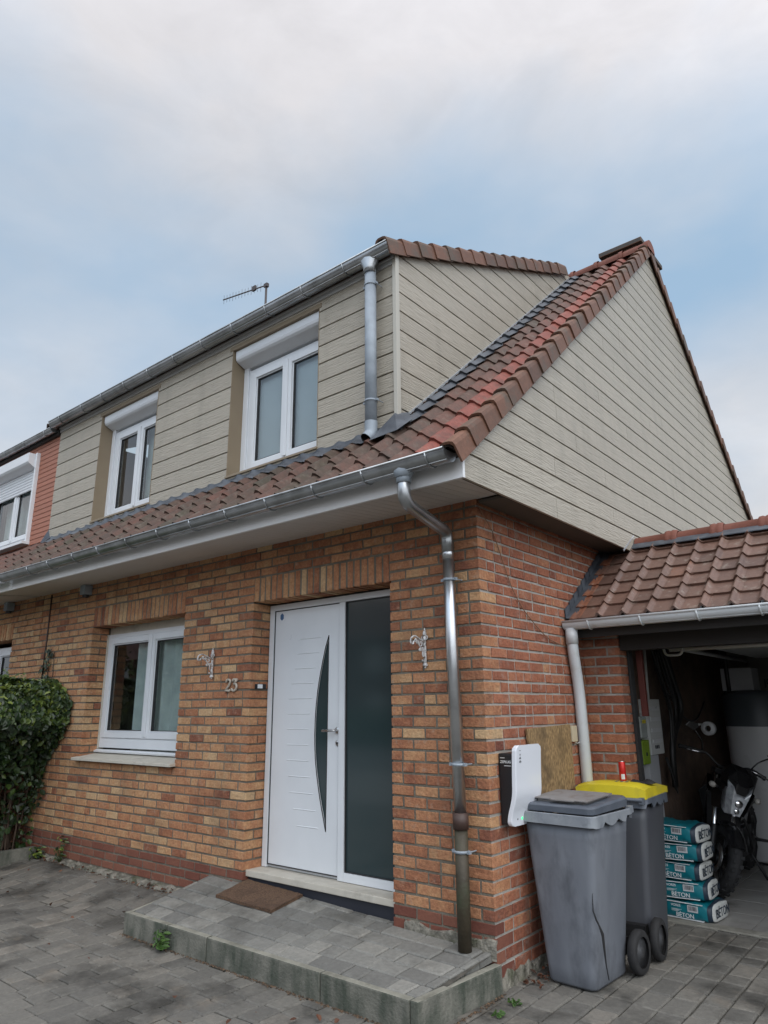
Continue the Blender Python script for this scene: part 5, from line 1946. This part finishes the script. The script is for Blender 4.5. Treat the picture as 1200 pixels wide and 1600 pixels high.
wr.tube(smooth_path([(.008, .004, 2.93), (.012, .06, 2.86), (.010, .19, 2.767), (.012, .30, 2.57), (.010, .414, 2.388), (.010, .55, 2.26), (.012, .718, 2.165), (.012, .85, 2.10), (.010, .96, 2.065), (.012, 1.15, 2.035), (.012, 1.40, 2.044)], 4), .0034, 6, 0)
wr.tube(smooth_path([(.012, 1.40, 2.044), (.013, 1.49, 1.95), (.014, 1.50, 1.5), (.014, 1.50, 1.2)], 4), .0034, 6, 0)
tag(wr.build('loose_wire', M['brown_wire']), 'thin brown wire drooping across the gable brickwork from the eaves', 'wire')

# ---- ornaments on the front
def lamp_bracket(x, z, label):
    t = thing('lamp_bracket', label, 'wall bracket', (x, 0, z), 'white cast iron lamp brackets')
    p = MB()
    y = -.020
    p.tube([(x, y, z - .185), (x, y, z - .10), (x, y, z + .05), (x, y, z + .085)], [.017, .015, .0135, .016], 10)
    p.lathe([(.0, .175), (.008, .155), (.019, .115), (.015, .09), (.010, .082)], (x, y, z), 'z', 12)
    p.lathe([(.022, -.205), (.026, -.195), (.018, -.18), (.012, -.165)], (x, y, z), 'z', 12)
    p.lathe([(.0, -.228), (.011, -.220), (.008, -.205)], (x, y, z), 'z', 10)
    for s in (-1, 1):                   # small leaf scrolls beside the finial
        p.tube([(x + s * (.012 + .022 * math.sin(a)), y - .002, z + .055 + .026 * (1 - math.cos(a)) - .004 * a) for a in [R(40 * i) for i in range(7)]], .0052, 6)
    sc_ = lambda v: Vector((x + (v.x - x) * .74, v.y * .72, z + (v.z - z) * .69))
    p.xform(sc_)
    p.build('back_plate', M['white_iron'], t)
    a = MB()
    arm = smooth_path([(x, -.03, z + .03), (x, -.10, z + .055), (x, -.18, z + .085), (x, -.235, z + .06), (x, -.245, z + .01), (x, -.21, z - .005), (x, -.195, z + .03)], 5)
    a.tube(arm, .0085, 8)
    br = smooth_path([(x, -.03, z - .13), (x, -.06, z - .10), (x, -.055, z - .05), (x, -.10, z - .02), (x, -.14, z + .03), (x, -.17, z + .055)], 5)
    a.tube(br, .007, 8)
    for cy, cz, rr in ((-.085, z + .005, .028), (-.135, z + .022, .024), (-.06, z - .045, .022), (-.10, z - .05, .016), (-.165, z + .035, .018)):
        a.tube([(x, cy + rr * (1 - .05 * k) * math.cos(R(40 * k)), cz + rr * (1 - .05 * k) * math.sin(R(40 * k))) for k in range(12)], .0058, 6)
    a.lathe([(0, -.012), (.009, -.006), (.009, .004), (0, .01)], (x, -.058, z - .15), 'z', 8)
    a.xform(sc_)
    a.build('scroll_arm', M['white_iron'], t)
lamp_bracket(-2.812, 2.00, 'ornate white iron lamp bracket above the house number 23')
lamp_bracket(-.455, 1.995, 'ornate white iron lamp bracket between the front door and the metal downpipe')

hn_ = thing('house_number', 'aged metal house number 23 on the brickwork left of the door', 'number', (-2.53, 0, 1.78))
def digit(strokes, ox):
    d = MB()
    for st in strokes:
        pts = smooth_path([(ox + a * .105 + b * .012, -.012, 1.735 + b * .098) for a, b in st], 4)
        d.tube(pts, .0105, 6)
    d.build('digit', M['brass'], hn_)
digit([[(.06, .74), (.10, .95), (.34, 1.0), (.55, .92), (.58, .70), (.42, .42), (.05, .03)], [(.05, .03), (.30, .06), (.62, .0), (.66, .14)]], -2.618)
digit([[(.08, .80), (.10, .98), (.62, .97)], [(.62, .97), (.26, .60)], [(.26, .60), (.55, .58), (.66, .38), (.60, .12), (.34, .0), (.10, .08), (.06, .22)]], -2.532)

db = thing('doorbell', 'small black doorbell with pale button in the door reveal', 'doorbell', (DL, .10, 1.765))
d1 = MB(); d1.box(DL - .0, DL + .018, .048, .165, 1.748, 1.790); d1.build('bell_plate', M['black_plastic'], db, bevel=.008)
d2 = MB(); d2.box(DL + .0182, DL + .026, .066, .118, 1.753, 1.786); d2.build('bell_button', M['ink_white'], db, bevel=.003)

for i, (x, lab) in enumerate(((-5.14, 'grey square spotlight under the eaves above the front window'), (-7.10, 'grey square spotlight under the eaves above the neighbour window'))):
    t = thing('wall_spotlight', lab, 'spotlight', (x, 0, 2.9), 'grey spotlights under the eaves')
    s1 = MB(); s1.box(x - .05, x + .05, -.10, -.004, 2.845, 2.95); s1.build('lamp_body', M['zinc_matt'], t, bevel=.006)
    s2 = MB(); s2.lathe([(.033, -.028), (.036, 0)], (x, -.052, 2.845), 'z', 16); s2.lathe([(0, -.026), (.033, -.026)], (x, -.052, 2.845), 'z', 16)
    s2.build('lamp_lens', M['seal'], t)

# ---- television aerials
def aerial(name, label, x, y, z0, zt, ln_, dirv, n_el):
    t = thing(name, label, 'aerial', (x, y, z0))
    p = MB(); p.tube([(x, y, z0), (x, y, zt)], .022, 8); p.box(x - .045, x + .045, y - .03, y + .03, zt - .045, zt + .03); p.build('mast', M['antenna'], t)
    b = MB()
    dx, dy, dzz = dirv
    b.tube([(x, y, zt), (x + dx * ln_, y + dy * ln_, zt + dzz * ln_)], .013, 6); b.build('boom', M['antenna'], t)
    e = MB()
    for k in range(n_el):
        s = .12 + .86 * k / (n_el - 1)
        px_, py_, pz_ = x + dx * ln_ * s, y + dy * ln_ * s, zt + dzz * ln_ * s
        h_ = .085 if k % 3 else .10
        e.tube([(px_, py_, pz_ - h_), (px_, py_, pz_ + h_)], .0035, 5)
    px_, py_ = x + dx * ln_ * .27, y + dy * ln_ * .27
    e.box(px_ - .05, px_ + .05, py_ - .02, py_ + .02, zt + dzz * ln_ * .27 - .03, zt + dzz * ln_ * .27 + .07)
    e.build('elements', M['antenna'], t)
aerial('television_aerial', 'dark television aerial on a short mast above the dormer roof', -6.75, 3.72, ZR - .2, 9.48, 1.36, (-.985, 0, .17), 13)
aerial('television_aerial', 'tiny second aerial on the roof of the neighbour house', -9.2, .9, 5.6, 5.95, .9, (-.98, .1, -.05), 5)

# ================================================================== MOTORCYCLE
moto = thing('motorcycle', 'black motorcycle parked in the garage on its side stand with handlebar turned', 'motorcycle', (.36, 3.03, 0))
moto.rotation_euler = (0, R(7), R(2))
WR_ = .30
STEER = R(40)
ax0, ax1 = Vector((0, .10, .34)), Vector((0, .40, .98))
sa = (ax1 - ax0).normalized()
SM = Matrix.Rotation(-STEER if False else STEER, 4, sa)
def steer(p):
    return ax0 + SM.to_3x3() @ (p - ax0)
def mo_(mb, nm, ms, parent=moto, st=False, **k):
    if st:
        mb.xform(steer)
    o = mb.build(nm, ms, None, **k); o.parent = parent
    return o
def moto_wheel(cy, wd, st, nm):
    a = MB()
    n = 48
    prof = [(WR_ - .085, -wd * .40), (WR_ - .055, -wd * .5), (WR_ - .02, -wd * .40), (WR_, -wd * .12), (WR_, wd * .12), (WR_ - .02, wd * .40), (WR_ - .055, wd * .5), (WR_ - .085, wd * .40)]
    a.lathe(prof, (0, cy, WR_), 'x', n)
    for i in range(26):               # tread blocks
        th_ = 2 * math.pi * i / 26
        for s in (-1, 1):
            c = Vector((s * wd * .24, cy + (WR_ - .003) * math.cos(th_ + s * .05), WR_ + (WR_ - .003) * math.sin(th_ + s * .05)))
            t_ = Vector((0, -math.sin(th_), math.cos(th_))); nrm = Vector((s * .25, math.cos(th_), math.sin(th_))); xx = Vector((1, 0, 0))
            q = [c + xx * a_ * wd * .14 + t_ * b_ * .018 + nrm * h_ for h_ in (-.006, .006) for a_, b_ in ((-1, -.6), (1, -1), (1, .6), (-1, 1))]
            a.add(q, [(0, 1, 2, 3), (7, 6, 5, 4), (0, 4, 5, 1), (1, 5, 6, 2), (2, 6, 7, 3), (3, 7, 4, 0)], 0, .5)
    wo = mo_(a, nm, M['rubber'], st=st)
    r = MB()
    r.lathe([(WR_ - .10, -wd * .36), (WR_ - .08, -wd * .42), (WR_ - .08, wd * .42), (WR_ - .10, wd * .36), (WR_ - .10, -wd * .36)], (0, cy, WR_), 'x', 40)
    for k in range(5):
        a_ = 2 * math.pi * k / 5 + .3
        for da in (-.12, .12):
            r.tube([(0, cy + .03 * math.cos(a_), WR_ + .03 * math.sin(a_)), (0, cy + (WR_ - .095) * math.cos(a_ + da), WR_ + (WR_ - .095) * math.sin(a_ + da))], .012, 6)
    r.lathe([(0, -.05), (.035, -.05), (.035, .05), (0, .05)], (0, cy, WR_), 'x', 16)
    mo_(r, 'rim', M['moto_matt'], wo, st)
    d = MB()
    for s in (-1, 1):
        d.lathe([(.075, -.002), (.13, -.002), (.13, .002), (.075, .002), (.075, -.002)], (s * .052, cy, WR_), 'x', 32)
    mo_(d, 'brake_disc', M['steel'], wo, st)
moto_wheel(0, .115, True, 'front_wheel')
moto_wheel(1.28, .15, False, 'rear_wheel')
f = MB()
for s in (-1, 1):
    f.tube([(s * .085, .0, WR_ - .02), (s * .085, .10, .52), (s * .085, .11, .55)], [.030, .028, .026], 12)
    f.tube([(s * .085, .10, .52), (s * .085, .37, .98)], .021, 12, 1)
for z_, y_ in ((.80, .27), (.98, .37)):
    f.box(-.12, .12, y_ - .05, y_ + .04, z_ - .02, z_ + .02)
mo_(f, 'front_fork', [M['moto_matt'], M['chrome']], st=True, bevel=.002)
fe = MB()
fe.grid([[(x, -(-.0) + (WR_ + .035 - .05 * abs(x / .075) ** 2) * math.cos(R(a)), WR_ + (WR_ + .035 - .05 * abs(x / .075) ** 2) * math.sin(R(a))) for x in np.linspace(-.075, .075, 9)] for a in range(40, 151, 8)], 0, .5, True)
mo_(fe, 'front_fender', M['moto_black'], st=True, fix=False)
hl = MB()
# angular headlight: faceted shield shape tapering to the chin
hl.loft([[(x * .80, -.015, z) for x, z in ((-.10, .93), (-.075, .80), (-.05, .70), (.05, .70), (.075, .80), (.10, .93), (.04, .86), (-.04, .86))],
         [(x, .06, z) for x, z in ((-.115, .965), (-.09, .80), (-.06, .68), (.06, .68), (.09, .80), (.115, .965), (.05, .90), (-.05, .90))],
         [(x * .9, .16, z) for x, z in ((-.11, .95), (-.09, .80), (-.06, .70), (.06, .70), (.09, .80), (.11, .95), (.05, .92), (-.05, .92))]], 0, .5, False)
hlo = mo_(hl, 'headlight', M['lens'], st=True, bevel=.006)
h2 = MB()
h2.lathe([(0, -.006), (.032, -.004), (.036, .004)], (0, -.018, .80), 'y', 20)
h2.lathe([(0, -.006), (.022, -.004), (.026, .004)], (0, -.018, .735), 'y', 18)
mo_(h2, 'bulb_reflector', M['chrome'], hlo, True)
cw = MB()
cw.loft([[(x, y0, z) for x, z in ((-s1, zb), (-s1 * 1.05, zb + .09), (-s1 * .6, zt_), (s1 * .6, zt_), (s1 * 1.05, zb + .09), (s1, zb))] for y0, s1, zb, zt_ in ((.0, .05, .875, .95), (.06, .11, .90, 1.06), (.18, .12, .90, 1.10), (.26, .09, .92, 1.08))], 0, .5, False)
mo_(cw, 'cowl', M['moto_black'], st=True, bevel=.008)
sdp = MB()
for s in (-1, 1):
    sdp.loft([[(s * .13, .03, .92), (s * .145, .03, .86), (s * .11, .06, .70)], [(s * .15, .20, .93), (s * .155, .20, .80), (s * .12, .20, .68)]], 0, .5)
mo_(sdp, 'side_cowl', M['moto_black'], st=True, bevel=.005)
hbm = MB()
hbm.tube(smooth_path([(-.40, .50, 1.06), (-.20, .42, 1.10), (-.08, .38, 1.02), (.08, .38, 1.02), (.20, .42, 1.10), (.40, .50, 1.06)], 5), .012, 10)
hbo = mo_(hbm, 'handlebar', M['moto_matt'], st=True)
for s in (-1, 1):
    g_ = MB(); g_.tube([(s * .29, .456, 1.08), (s * .41, .505, 1.058)], .019, 12)
    g_.lathe([(.0, -.012), (.022, -.008), (.022, .008), (0, .012)], (s * .415, .507, 1.057), 'x', 12)
    mo_(g_, 'grip', M['rubber'], hbo, True)
    lv = MB(); lv.tube(smooth_path([(s * .22, .40, 1.085), (s * .28, .37, 1.08), (s * .40, .40, 1.06)], 4), .007, 8)
    mo_(lv, 'lever', M['chrome'], hbo, True)
    ms = MB(); ms.tube(smooth_path([(s * .24, .43, 1.10), (s * .27, .41, 1.18), (s * .36, .42, 1.25)], 4), .007, 8)
    ms.loft([[(s * .40 + a * .062, .415, 1.285 + b * .038) for a, b in ((-1, -.6), (.5, -1), (1, .1), (.7, 1), (-.6, .7))], [(s * .40 + a * .055, .445, 1.285 + b * .033) for a, b in ((-1, -.6), (.5, -1), (1, .1), (.7, 1), (-.6, .7))]], 0, .5)
    mo_(ms, 'mirror', M['moto_black'], hbo, True, bevel=.003)
    ts = MB(); ts.tube([(s * .12, .14, .86), (s * .18, .13, .87)], .011, 8)
    ts.lathe([(0, -.05), (.022, -.035), (.027, 0), (.020, .03), (0, .036)], (s * .205, .12, .87), 'y', 14, 1)
    mo_(ts, 'turn_signal', [M['moto_matt'], M['lens_plain']], st=True)
tnk = MB()
def ell(y, w_, zb, zt_, n=16):
    return [(w_ * math.copysign(abs(math.cos(2 * math.pi * i / n)) ** .7, math.cos(2 * math.pi * i / n)), y, (zb + zt_) / 2 + (zt_ - zb) / 2 * math.sin(2 * math.pi * i / n)) for i in range(n)]
tnk.loft([ell(.36, .05, .80, .92), ell(.42, .13, .74, 1.0), ell(.55, .17, .72, 1.04), ell(.70, .15, .72, 1.0), ell(.84, .09, .72, .88), ell(.88, .04, .74, .84)], 0, .5, True)
mo_(tnk, 'fuel_tank', M['moto_black'])
for s in (-1, 1):
    shr = MB()
    shr.loft([[(s * .12, .27, .88), (s * .20, .27, .80), (s * .15, .30, .56)], [(s * .16, .46, .95), (s * .22, .48, .82), (s * .16, .50, .55)], [(s * .15, .66, .90), (s * .17, .66, .80), (s * .13, .62, .62)]], 0, .5)
    mo_(shr, 'tank_shroud', M['moto_black'], bevel=.006)
lg = MB(); lg.add([(.213, .34, .70), (.214, .40, .75), (.214, .40, .78), (.213, .34, .73)], [(0, 1, 2, 3)], 0, .5)
mo_(lg, 'emblem', M['ink_white'])
sea = MB(); sea.loft([ell(.82, .09, .76, .84), ell(.95, .14, .77, .87), ell(1.15, .13, .80, .90), ell(1.40, .10, .86, .95), ell(1.55, .05, .90, .95)], 0, .5, True)
mo_(sea, 'seat', M['rubber'])
en = MB()
en.box(-.15, .15, .42, .80, .26, .52); en.box(-.11, .11, .42, .60, .50, .72)
for i in range(6):
    en.box(-.125, .125, .405, .615, .52 + i * .032, .530 + i * .032)
en.lathe([(0, -.185), (.08, -.185), (.10, -.16), (.10, .16), (.08, .185), (0, .185)], (0, .70, .36), 'x', 24)
mo_(en, 'engine', M['moto_matt'], bevel=.008)
rd = MB(); rd.box(-.14, .14, .33, .37, .50, .80); mo_(rd, 'radiator', M['moto_matt'], bevel=.004)
frm = MB()
for s in (-1, 1):
    frm.tube(smooth_path([(s * .04, .40, .88), (s * .14, .62, .70), (s * .13, .88, .50), (s * .11, .92, .32)], 4), .022, 8)
    frm.tube([(s * .10, .92, .36), (s * .10, 1.28, WR_)], .026, 8)
    frm.tube([(s * .10, .85, .62), (s * .08, 1.45, .86)], .016, 8)
    frm.tube(smooth_path([(s * .06, .38, .80), (s * .20, .42, .52), (s * .20, .55, .34)], 4), .013, 8)
mo_(frm, 'frame', M['moto_matt'])
for s in (-1, 1):
    fp = MB(); fp.tube([(s * .12, .90, .36), (s * .31, .90, .37)], .014, 8); fp.box(s * .24 - .06, s * .24 + .06, .88, .92, .362, .378)
    mo_(fp, 'footpeg', M['moto_matt'])
ex = MB(); ex.tube(smooth_path([(-.06, .38, .55), (-.08, .34, .28), (-.14, .60, .20), (-.17, .95, .30), (-.20, 1.45, .48)], 5), [.022] * 16 + [.022] * 0 + [.05] * 4, 12) if False else ex.tube(smooth_path([(-.06, .38, .55), (-.08, .34, .28), (-.14, .60, .20), (-.17, .95, .30)], 5), .022, 10)
ex.tube([(-.17, .93, .29), (-.175, 1.0, .32), (-.20, 1.45, .48)], [.024, .05, .052], 14)
mo_(ex, 'exhaust', M['moto_matt'])
ss2 = MB(); ss2.tube(smooth_path([(.11, .78, .30), (.22, .80, .14), (.285, .83, .03)], 3), .014, 8); ss2.box(.26, .33, .80, .87, .022, .034)
mo_(ss2, 'side_stand', M['moto_matt'])
tl = MB(); tl.loft([ell(1.50, .07, .88, .95), ell(1.66, .03, .92, .96)], 0, .5, True); mo_(tl, 'tail', M['moto_black'])

# ================================================================== HEDGE AND SMALL PLANTS
def leaf_quad(mb, c, nrm, up, L_, W_, rnd, mt=0, fold=.25):
    n = nrm.normalized(); u = (up - n * up.dot(n))
    if u.length < 1e-4:
        return
    u.normalize(); s = n.cross(u)
    tip, bot = c + u * L_ * .5, c - u * L_ * .5
    l1, l2 = c - s * W_ * .5 + u * L_ * .12 + n * W_ * fold, c - s * W_ * .38 - u * L_ * .26 + n * W_ * fold * .8
    r1, r2 = c + s * W_ * .5 + u * L_ * .12 + n * W_ * fold, c + s * W_ * .38 - u * L_ * .26 + n * W_ * fold * .8
    mb.add([bot, l2, l1, tip, r1, r2], [(0, 1, 2, 3), (0, 3, 4, 5)], mt, rnd, False)
random.seed(21)
hedge = thing('hedge', 'dense dark green ivy hedge against the brick wall at far left', 'hedge', (-6.2, -.8, 0))
def hedge_x(z):                       # face of the hedge towards the drive, undercut at the foot
    return float(np.interp(z, [.1, .4, .8, 1.05, 1.33, 1.46, 1.66, 1.77, 1.84, 1.93], [-5.80, -5.78, -5.70, -5.55, -5.34, -5.20, -5.20, -5.42, -5.58, -5.75]))
lv_ = MB()
for i in range(19000):
    z = 1.93 - abs(random.gauss(0, .62)) if random.random() < .8 else random.uniform(.15, 1.9)
    if z < .12:
        continue
    y = -.04 - random.random() ** 1.4 * 2.4
    xe = hedge_x(z) - .10 * max(0, -y - .35) + .07 * math.sin(y * 5 + z * 4) + .05 * math.sin(z * 11 + y * 3)
    top = 1.93 + .03 * math.sin(y * 7) 
    if z > top:
        z = top - random.random() * .05
    if random.random() < .30:                      # crown
        z = top - random.random() ** 2 * .16
        x = random.uniform(-6.75, hedge_x(z - .02))
        n = Vector((random.gauss(0, .5), random.gauss(-.2, .5), 1))
    elif random.random() < .55:                    # face to the drive
        x = xe - random.random() ** 2 * .25
        n = Vector((1, random.gauss(-.3, .5), random.gauss(.45, .5)))
    else:
        x = random.uniform(-6.7, xe - .05)
        y = -.04 - random.random() * .5 if random.random() < .5 else y
        n = Vector((random.gauss(0, .6), random.gauss(-.6, .6), random.gauss(.5, .5)))
    if z < .95 and random.random() < .62:
        continue
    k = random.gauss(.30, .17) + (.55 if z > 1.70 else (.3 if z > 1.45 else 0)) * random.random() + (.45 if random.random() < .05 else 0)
    L_ = random.choice([random.uniform(.028, .05), random.uniform(.045, .085), random.uniform(.07, .105)])
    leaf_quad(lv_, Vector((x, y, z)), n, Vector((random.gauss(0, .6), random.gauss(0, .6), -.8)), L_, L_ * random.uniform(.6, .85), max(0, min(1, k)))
for k in range(26):
    y0 = -.06 - random.random() * 1.4
    z0 = random.uniform(1.2, 1.92)
    p0 = Vector((hedge_x(z0) - .05 if random.random() < .5 else random.uniform(-6.6, -5.7), y0, z0 if z0 > 1.8 else z0))
    dv_ = Vector((random.uniform(.1, .5), random.uniform(-.5, .2), random.uniform(.1, .9))).normalized()
    for q in range(random.randint(4, 8)):
        leaf_quad(lv_, p0 + dv_ * .03 * q + Vector((random.gauss(0, .012), random.gauss(0, .012), 0)), Vector((random.gauss(.3, .5), random.gauss(-.4, .5), .6)), dv_, random.uniform(.025, .05), .028, random.uniform(.5, .95))
lo_ = lv_.build('foliage', M['leaf'], hedge, fix=False)
dl_ = MB()
for i in range(2200):
    z = random.uniform(.12, 1.25)
    y = -.05 - random.random() * 2.0
    x = hedge_x(z) - .12 - random.random() * .35
    leaf_quad(dl_, Vector((x, y, z)), Vector((1, random.gauss(0, .6), random.gauss(0, .6))), Vector((random.gauss(0, .5), random.gauss(0, .5), -1)), .05, .035, random.random())
dl_.build('dry_leaves', M['leaf_red'], hedge, fix=False)
tw = MB()
for i in range(46):
    y0 = -.08 - random.random() * 1.9
    x0 = -5.8 - random.random() * .5
    tw.tube(smooth_path([(x0, y0, .05), (x0 + random.uniform(-.1, .15), y0 + random.uniform(-.1, .1), .6), (x0 + random.uniform(-.1, .3), min(-.05, y0 + random.uniform(-.2, .2)), 1.3), (x0 + random.uniform(-.3, .35), min(-.05, y0 + random.uniform(-.2, .2)), 1.75)], 3), [.016, .015, .014, .013, .012, .011, .010, .010, .009, .008][:10] if False else .010, 6)
tw.build('stems', M['twig'], hedge, fix=False)
hc = MB()                              # dark woody core
hc.loft([[(x, y, z) for x, y in ((xe - .30, -.12), (xe - .30, -2.2), (-6.6, -2.2), (-6.6, -.12))] for z, xe in ((.15, -5.75), (.9, -5.8), (1.35, -5.5), (1.70, -5.45), (1.80, -5.7))], 0, .5)
hc.build('woody_core', M['twig'], hedge)
# ivy runner on the wall above the hedge
iv = MB()
for i in range(70):
    t_ = random.random()
    leaf_quad(iv, Vector((-5.92 + .05 * math.sin(t_ * 9) + random.gauss(0, .04), -.02 - random.random() * .02, 1.80 + .48 * t_)), Vector((random.gauss(0, .3), -1, .3)), Vector((random.gauss(0, .4), 0, 1)), .045, .035, random.random() * .6)
iv.tube(smooth_path([(-5.93, -.012, 1.75), (-5.90, -.012, 2.0), (-5.94, -.012, 2.28)], 4), .004, 5, 1)
iv.tube(smooth_path([(-5.86, -.012, 1.75), (-5.78, -.012, 1.95), (-5.80, -.012, 2.25)], 4), .004, 5, 1)
tag(iv.build('ivy_runner', [M['leaf'], M['twig']], fix=False), 'thin ivy runner climbing the brick wall above the hedge', 'ivy')
pk = thing('planter_kerb', 'grey concrete edging block in front of the hedge at far left', 'kerb', (-5.8, -.5, 0))
p1 = MB(); p1.box(-5.72, -5.64, -.60, -.03, -.02, .19); p1.build('kerb_block', M['concrete'], pk, bevel=.008)
p1 = MB(); p1.box(-5.725, -5.642, -1.62, -.606, -.02, .185); p1.build('kerb_block', M['concrete'], pk, bevel=.008)
p2 = MB(); p2.box(-6.7, -5.725, -2.6, -.03, -.02, .13); p2.build('soil', M['joint'], pk)

def tuft(name, label, cx, cy, cz, n, rad, hgt, L_, parent_mat, cat='plant', seed=1, mt='weed'):
    random.seed(seed)
    t = thing(name, label, cat, (cx, cy, cz))
    b = MB(); s = MB()
    for i in range(n):
        a = random.random() * 2 * math.pi
        rr = rad * math.sqrt(random.random()); hh = hgt * random.uniform(.2, 1)
        p = Vector((cx + rr * math.cos(a), min(cy + rr * math.sin(a), cy + .02), cz + hh))
        leaf_quad(b, p, Vector((math.cos(a) * .6, math.sin(a) * .6 - .5, .7)), Vector((math.cos(a), math.sin(a), .5)), L_ * random.uniform(.7, 1.2), L_ * .42, random.random())
        if i % 4 == 0:
            s.tube([(cx, cy, cz - .01), ((cx + p.x) / 2, (cy + p.y) / 2, cz + hh * .6), tuple(p)], .002, 4)
    b.build('leaves', M[mt], t, fix=False); s.build('stem', M['weed'], t, fix=False)
tuft('weed', 'bright green leafy weed growing at the foot of the step kerb', -2.19, -.775, .0, 46, .055, .12, .05, None, 'weed', 4)
tuft('ivy_sprig', 'dark ivy sprig spreading on the paving beside the planter kerb', -5.52, -.07, .06, 70, .10, .15, .05, None, 'plant', 5, 'leaf')
tuft('ivy_sprig', 'small ivy sprig climbing the red base bricks right of the planter kerb', -5.08, -.05, .10, 46, .07, .24, .045, None, 'plant', 6, 'leaf')
tuft('grass_tuft', 'tiny grass tuft in the paving joint beside the right end of the step', .16, -.10, .0, 22, .035, .03, .03, None, 'grass tuft', 7)
tuft('grass_tuft', 'tiny weed between pavers nearer the camera than the step end', .16, -.28, .0, 16, .03, .025, .03, None, 'grass tuft', 8)

random.seed(31)
gr2 = MB()
for i in range(900):
    if i < 560:
        x = random.uniform(-2.75, .02); y = -.738 - abs(random.gauss(0, .012)); z = .002
    elif i < 700:
        x = .035 + abs(random.gauss(0, .012)); y = random.uniform(-.7, .0); z = .002
    else:
        x = random.uniform(-5.6, -2.75); y = -.062 - abs(random.gauss(0, .02)); z = ground_z(x, y)
    r_ = random.uniform(.003, .010)
    gr2.add([(x + r_ * random.uniform(.6, 1.2) * math.cos(a), y + r_ * random.uniform(.6, 1.2) * math.sin(a), z) for a in (0, 1.3, 2.5, 3.8, 5.1)] + [(x, y, z + r_ * .8)], [(0, 1, 5), (1, 2, 5), (2, 3, 5), (3, 4, 5), (4, 0, 5)], 0, random.random())
M['soil'] = ramp_mat('dry_soil', [(0, (.05, .038, .028)), (.6, (.10, .072, .05)), (1, (.16, .10, .06))], rough=.95)
tag(gr2.build('soil_crumbs', M['soil'], fix=False), None, None, kind='stuff')
dlf = MB()
for i in range(260):
    if i < 150:
        x, y = random.uniform(.03, .18), random.uniform(.15, 1.3)
    elif i < 215:
        x, y = random.uniform(-5.6, -3.0), random.uniform(-.12, -.04)
    else:
        x, y = random.uniform(-5.7, 1.5), random.uniform(-1.5, -.2)
        if -2.8 < x < 0 and y > -.8:
            continue
    z = ground_z(x, y) + .012
    leaf_quad(dlf, Vector((x, y, z + random.random() * .012)), Vector((random.gauss(0, .4), random.gauss(0, .4), 1)), Vector((random.gauss(0, 1), random.gauss(0, 1), 0)), random.uniform(.02, .05), random.uniform(.015, .03), random.random())
tag(dlf.build('leaf_litter', M['leaf_red'], fix=False), None, None, kind='stuff')

# ================================================================== ACROSS THE STREET (seen only as reflections in the glass)
oh = thing('opposite_house', 'plain brick terrace across the street, mirrored in the door glass', 'house', (-22, -25, 0))
o1 = MB(); o1.box(-60, 3, -33, -25, 0, 5.4, 0, .5); o1.build('wall', M['far_brick'], oh)
o2 = MB(); o2.add([(-60.3, -24.7, 5.3), (3.3, -24.7, 5.3), (3.3, -29, 8.4), (-60.3, -29, 8.4), (-60.3, -33.3, 5.3), (3.3, -33.3, 5.3)], [(0, 1, 2, 3), (3, 2, 5, 4), (0, 3, 4), (1, 5, 2), (0, 4, 5, 1)], 0, .5); o2.build('roof', M['slab_roof'], oh)
for k in range(12):
    x = -58 + 5 * k
    for z in (1.0, 3.5):
        o3 = MB(); o3.box(x, x + 1.5, -24.98, -24.9, z, z + 1.35); o3.build('window', M['pale_wall'], oh)
oh2 = thing('opposite_hedge', 'long clipped green hedge across the street, mirrored in the glass', 'hedge', (-24, -21, 0))
random.seed(5)
o4 = MB()
for i in range(5200):
    leaf_quad(o4, Vector((random.uniform(-52, 2), -21 + random.gauss(0, .3), random.uniform(0, 1.5))), Vector((random.gauss(0, .5), 1, .5)), Vector((random.gauss(0, 1), 0, 1)), .35, .25, random.uniform(.3, .9))
o4.build('foliage', M['leaf'], oh2, fix=False)

for k, (tx, ty, hh, lab) in enumerate(((-38.5, -22.5, 9.5, 'taller leafy tree across the street, mirrored in the left pane of the front window'), (-31.5, -22.0, 8.0, 'smaller leafy tree across the street, mirrored in the right pane of the front window'))):
    tr_ = thing('opposite_tree', lab, 'tree', (tx, ty, 0), 'trees across the street')
    tk1 = MB()
    tk1.tube([(tx, ty, 0), (tx + .1, ty, 1.6), (tx, ty + .1, 3.2), (tx - .2, ty, hh * .7)], [.24, .19, .14, .05], 10)
    for j in range(7):
        a = 2 * math.pi * j / 7
        tk1.tube([(tx, ty, 2.2 + .35 * j), (tx + 1.1 * math.cos(a), ty + 1.1 * math.sin(a), 3.4 + .5 * j), (tx + 2.0 * math.cos(a), ty + 2.0 * math.sin(a), 4.4 + .55 * j)], [.09, .06, .02], 7)
    tk1.build('trunk', M['twig'], tr_, fix=False)
    cr1 = MB()
    clumps = [Vector((tx + random.gauss(0, 1.3), ty + random.gauss(0, 1.3), random.uniform(3.0, hh))) for _ in range(26)]
    for i in range(2600):
        c_ = random.choice(clumps)
        leaf_quad(cr1, c_ + Vector((random.gauss(0, .55), random.gauss(0, .55), random.gauss(0, .42))), Vector((random.gauss(0, 1), random.gauss(0, 1), 1)), Vector((random.gauss(0, 1), random.gauss(0, 1), -.5)), .26, .17, random.uniform(.3, .9))
    cr1.build('crown', M['leaf'], tr_, fix=False)
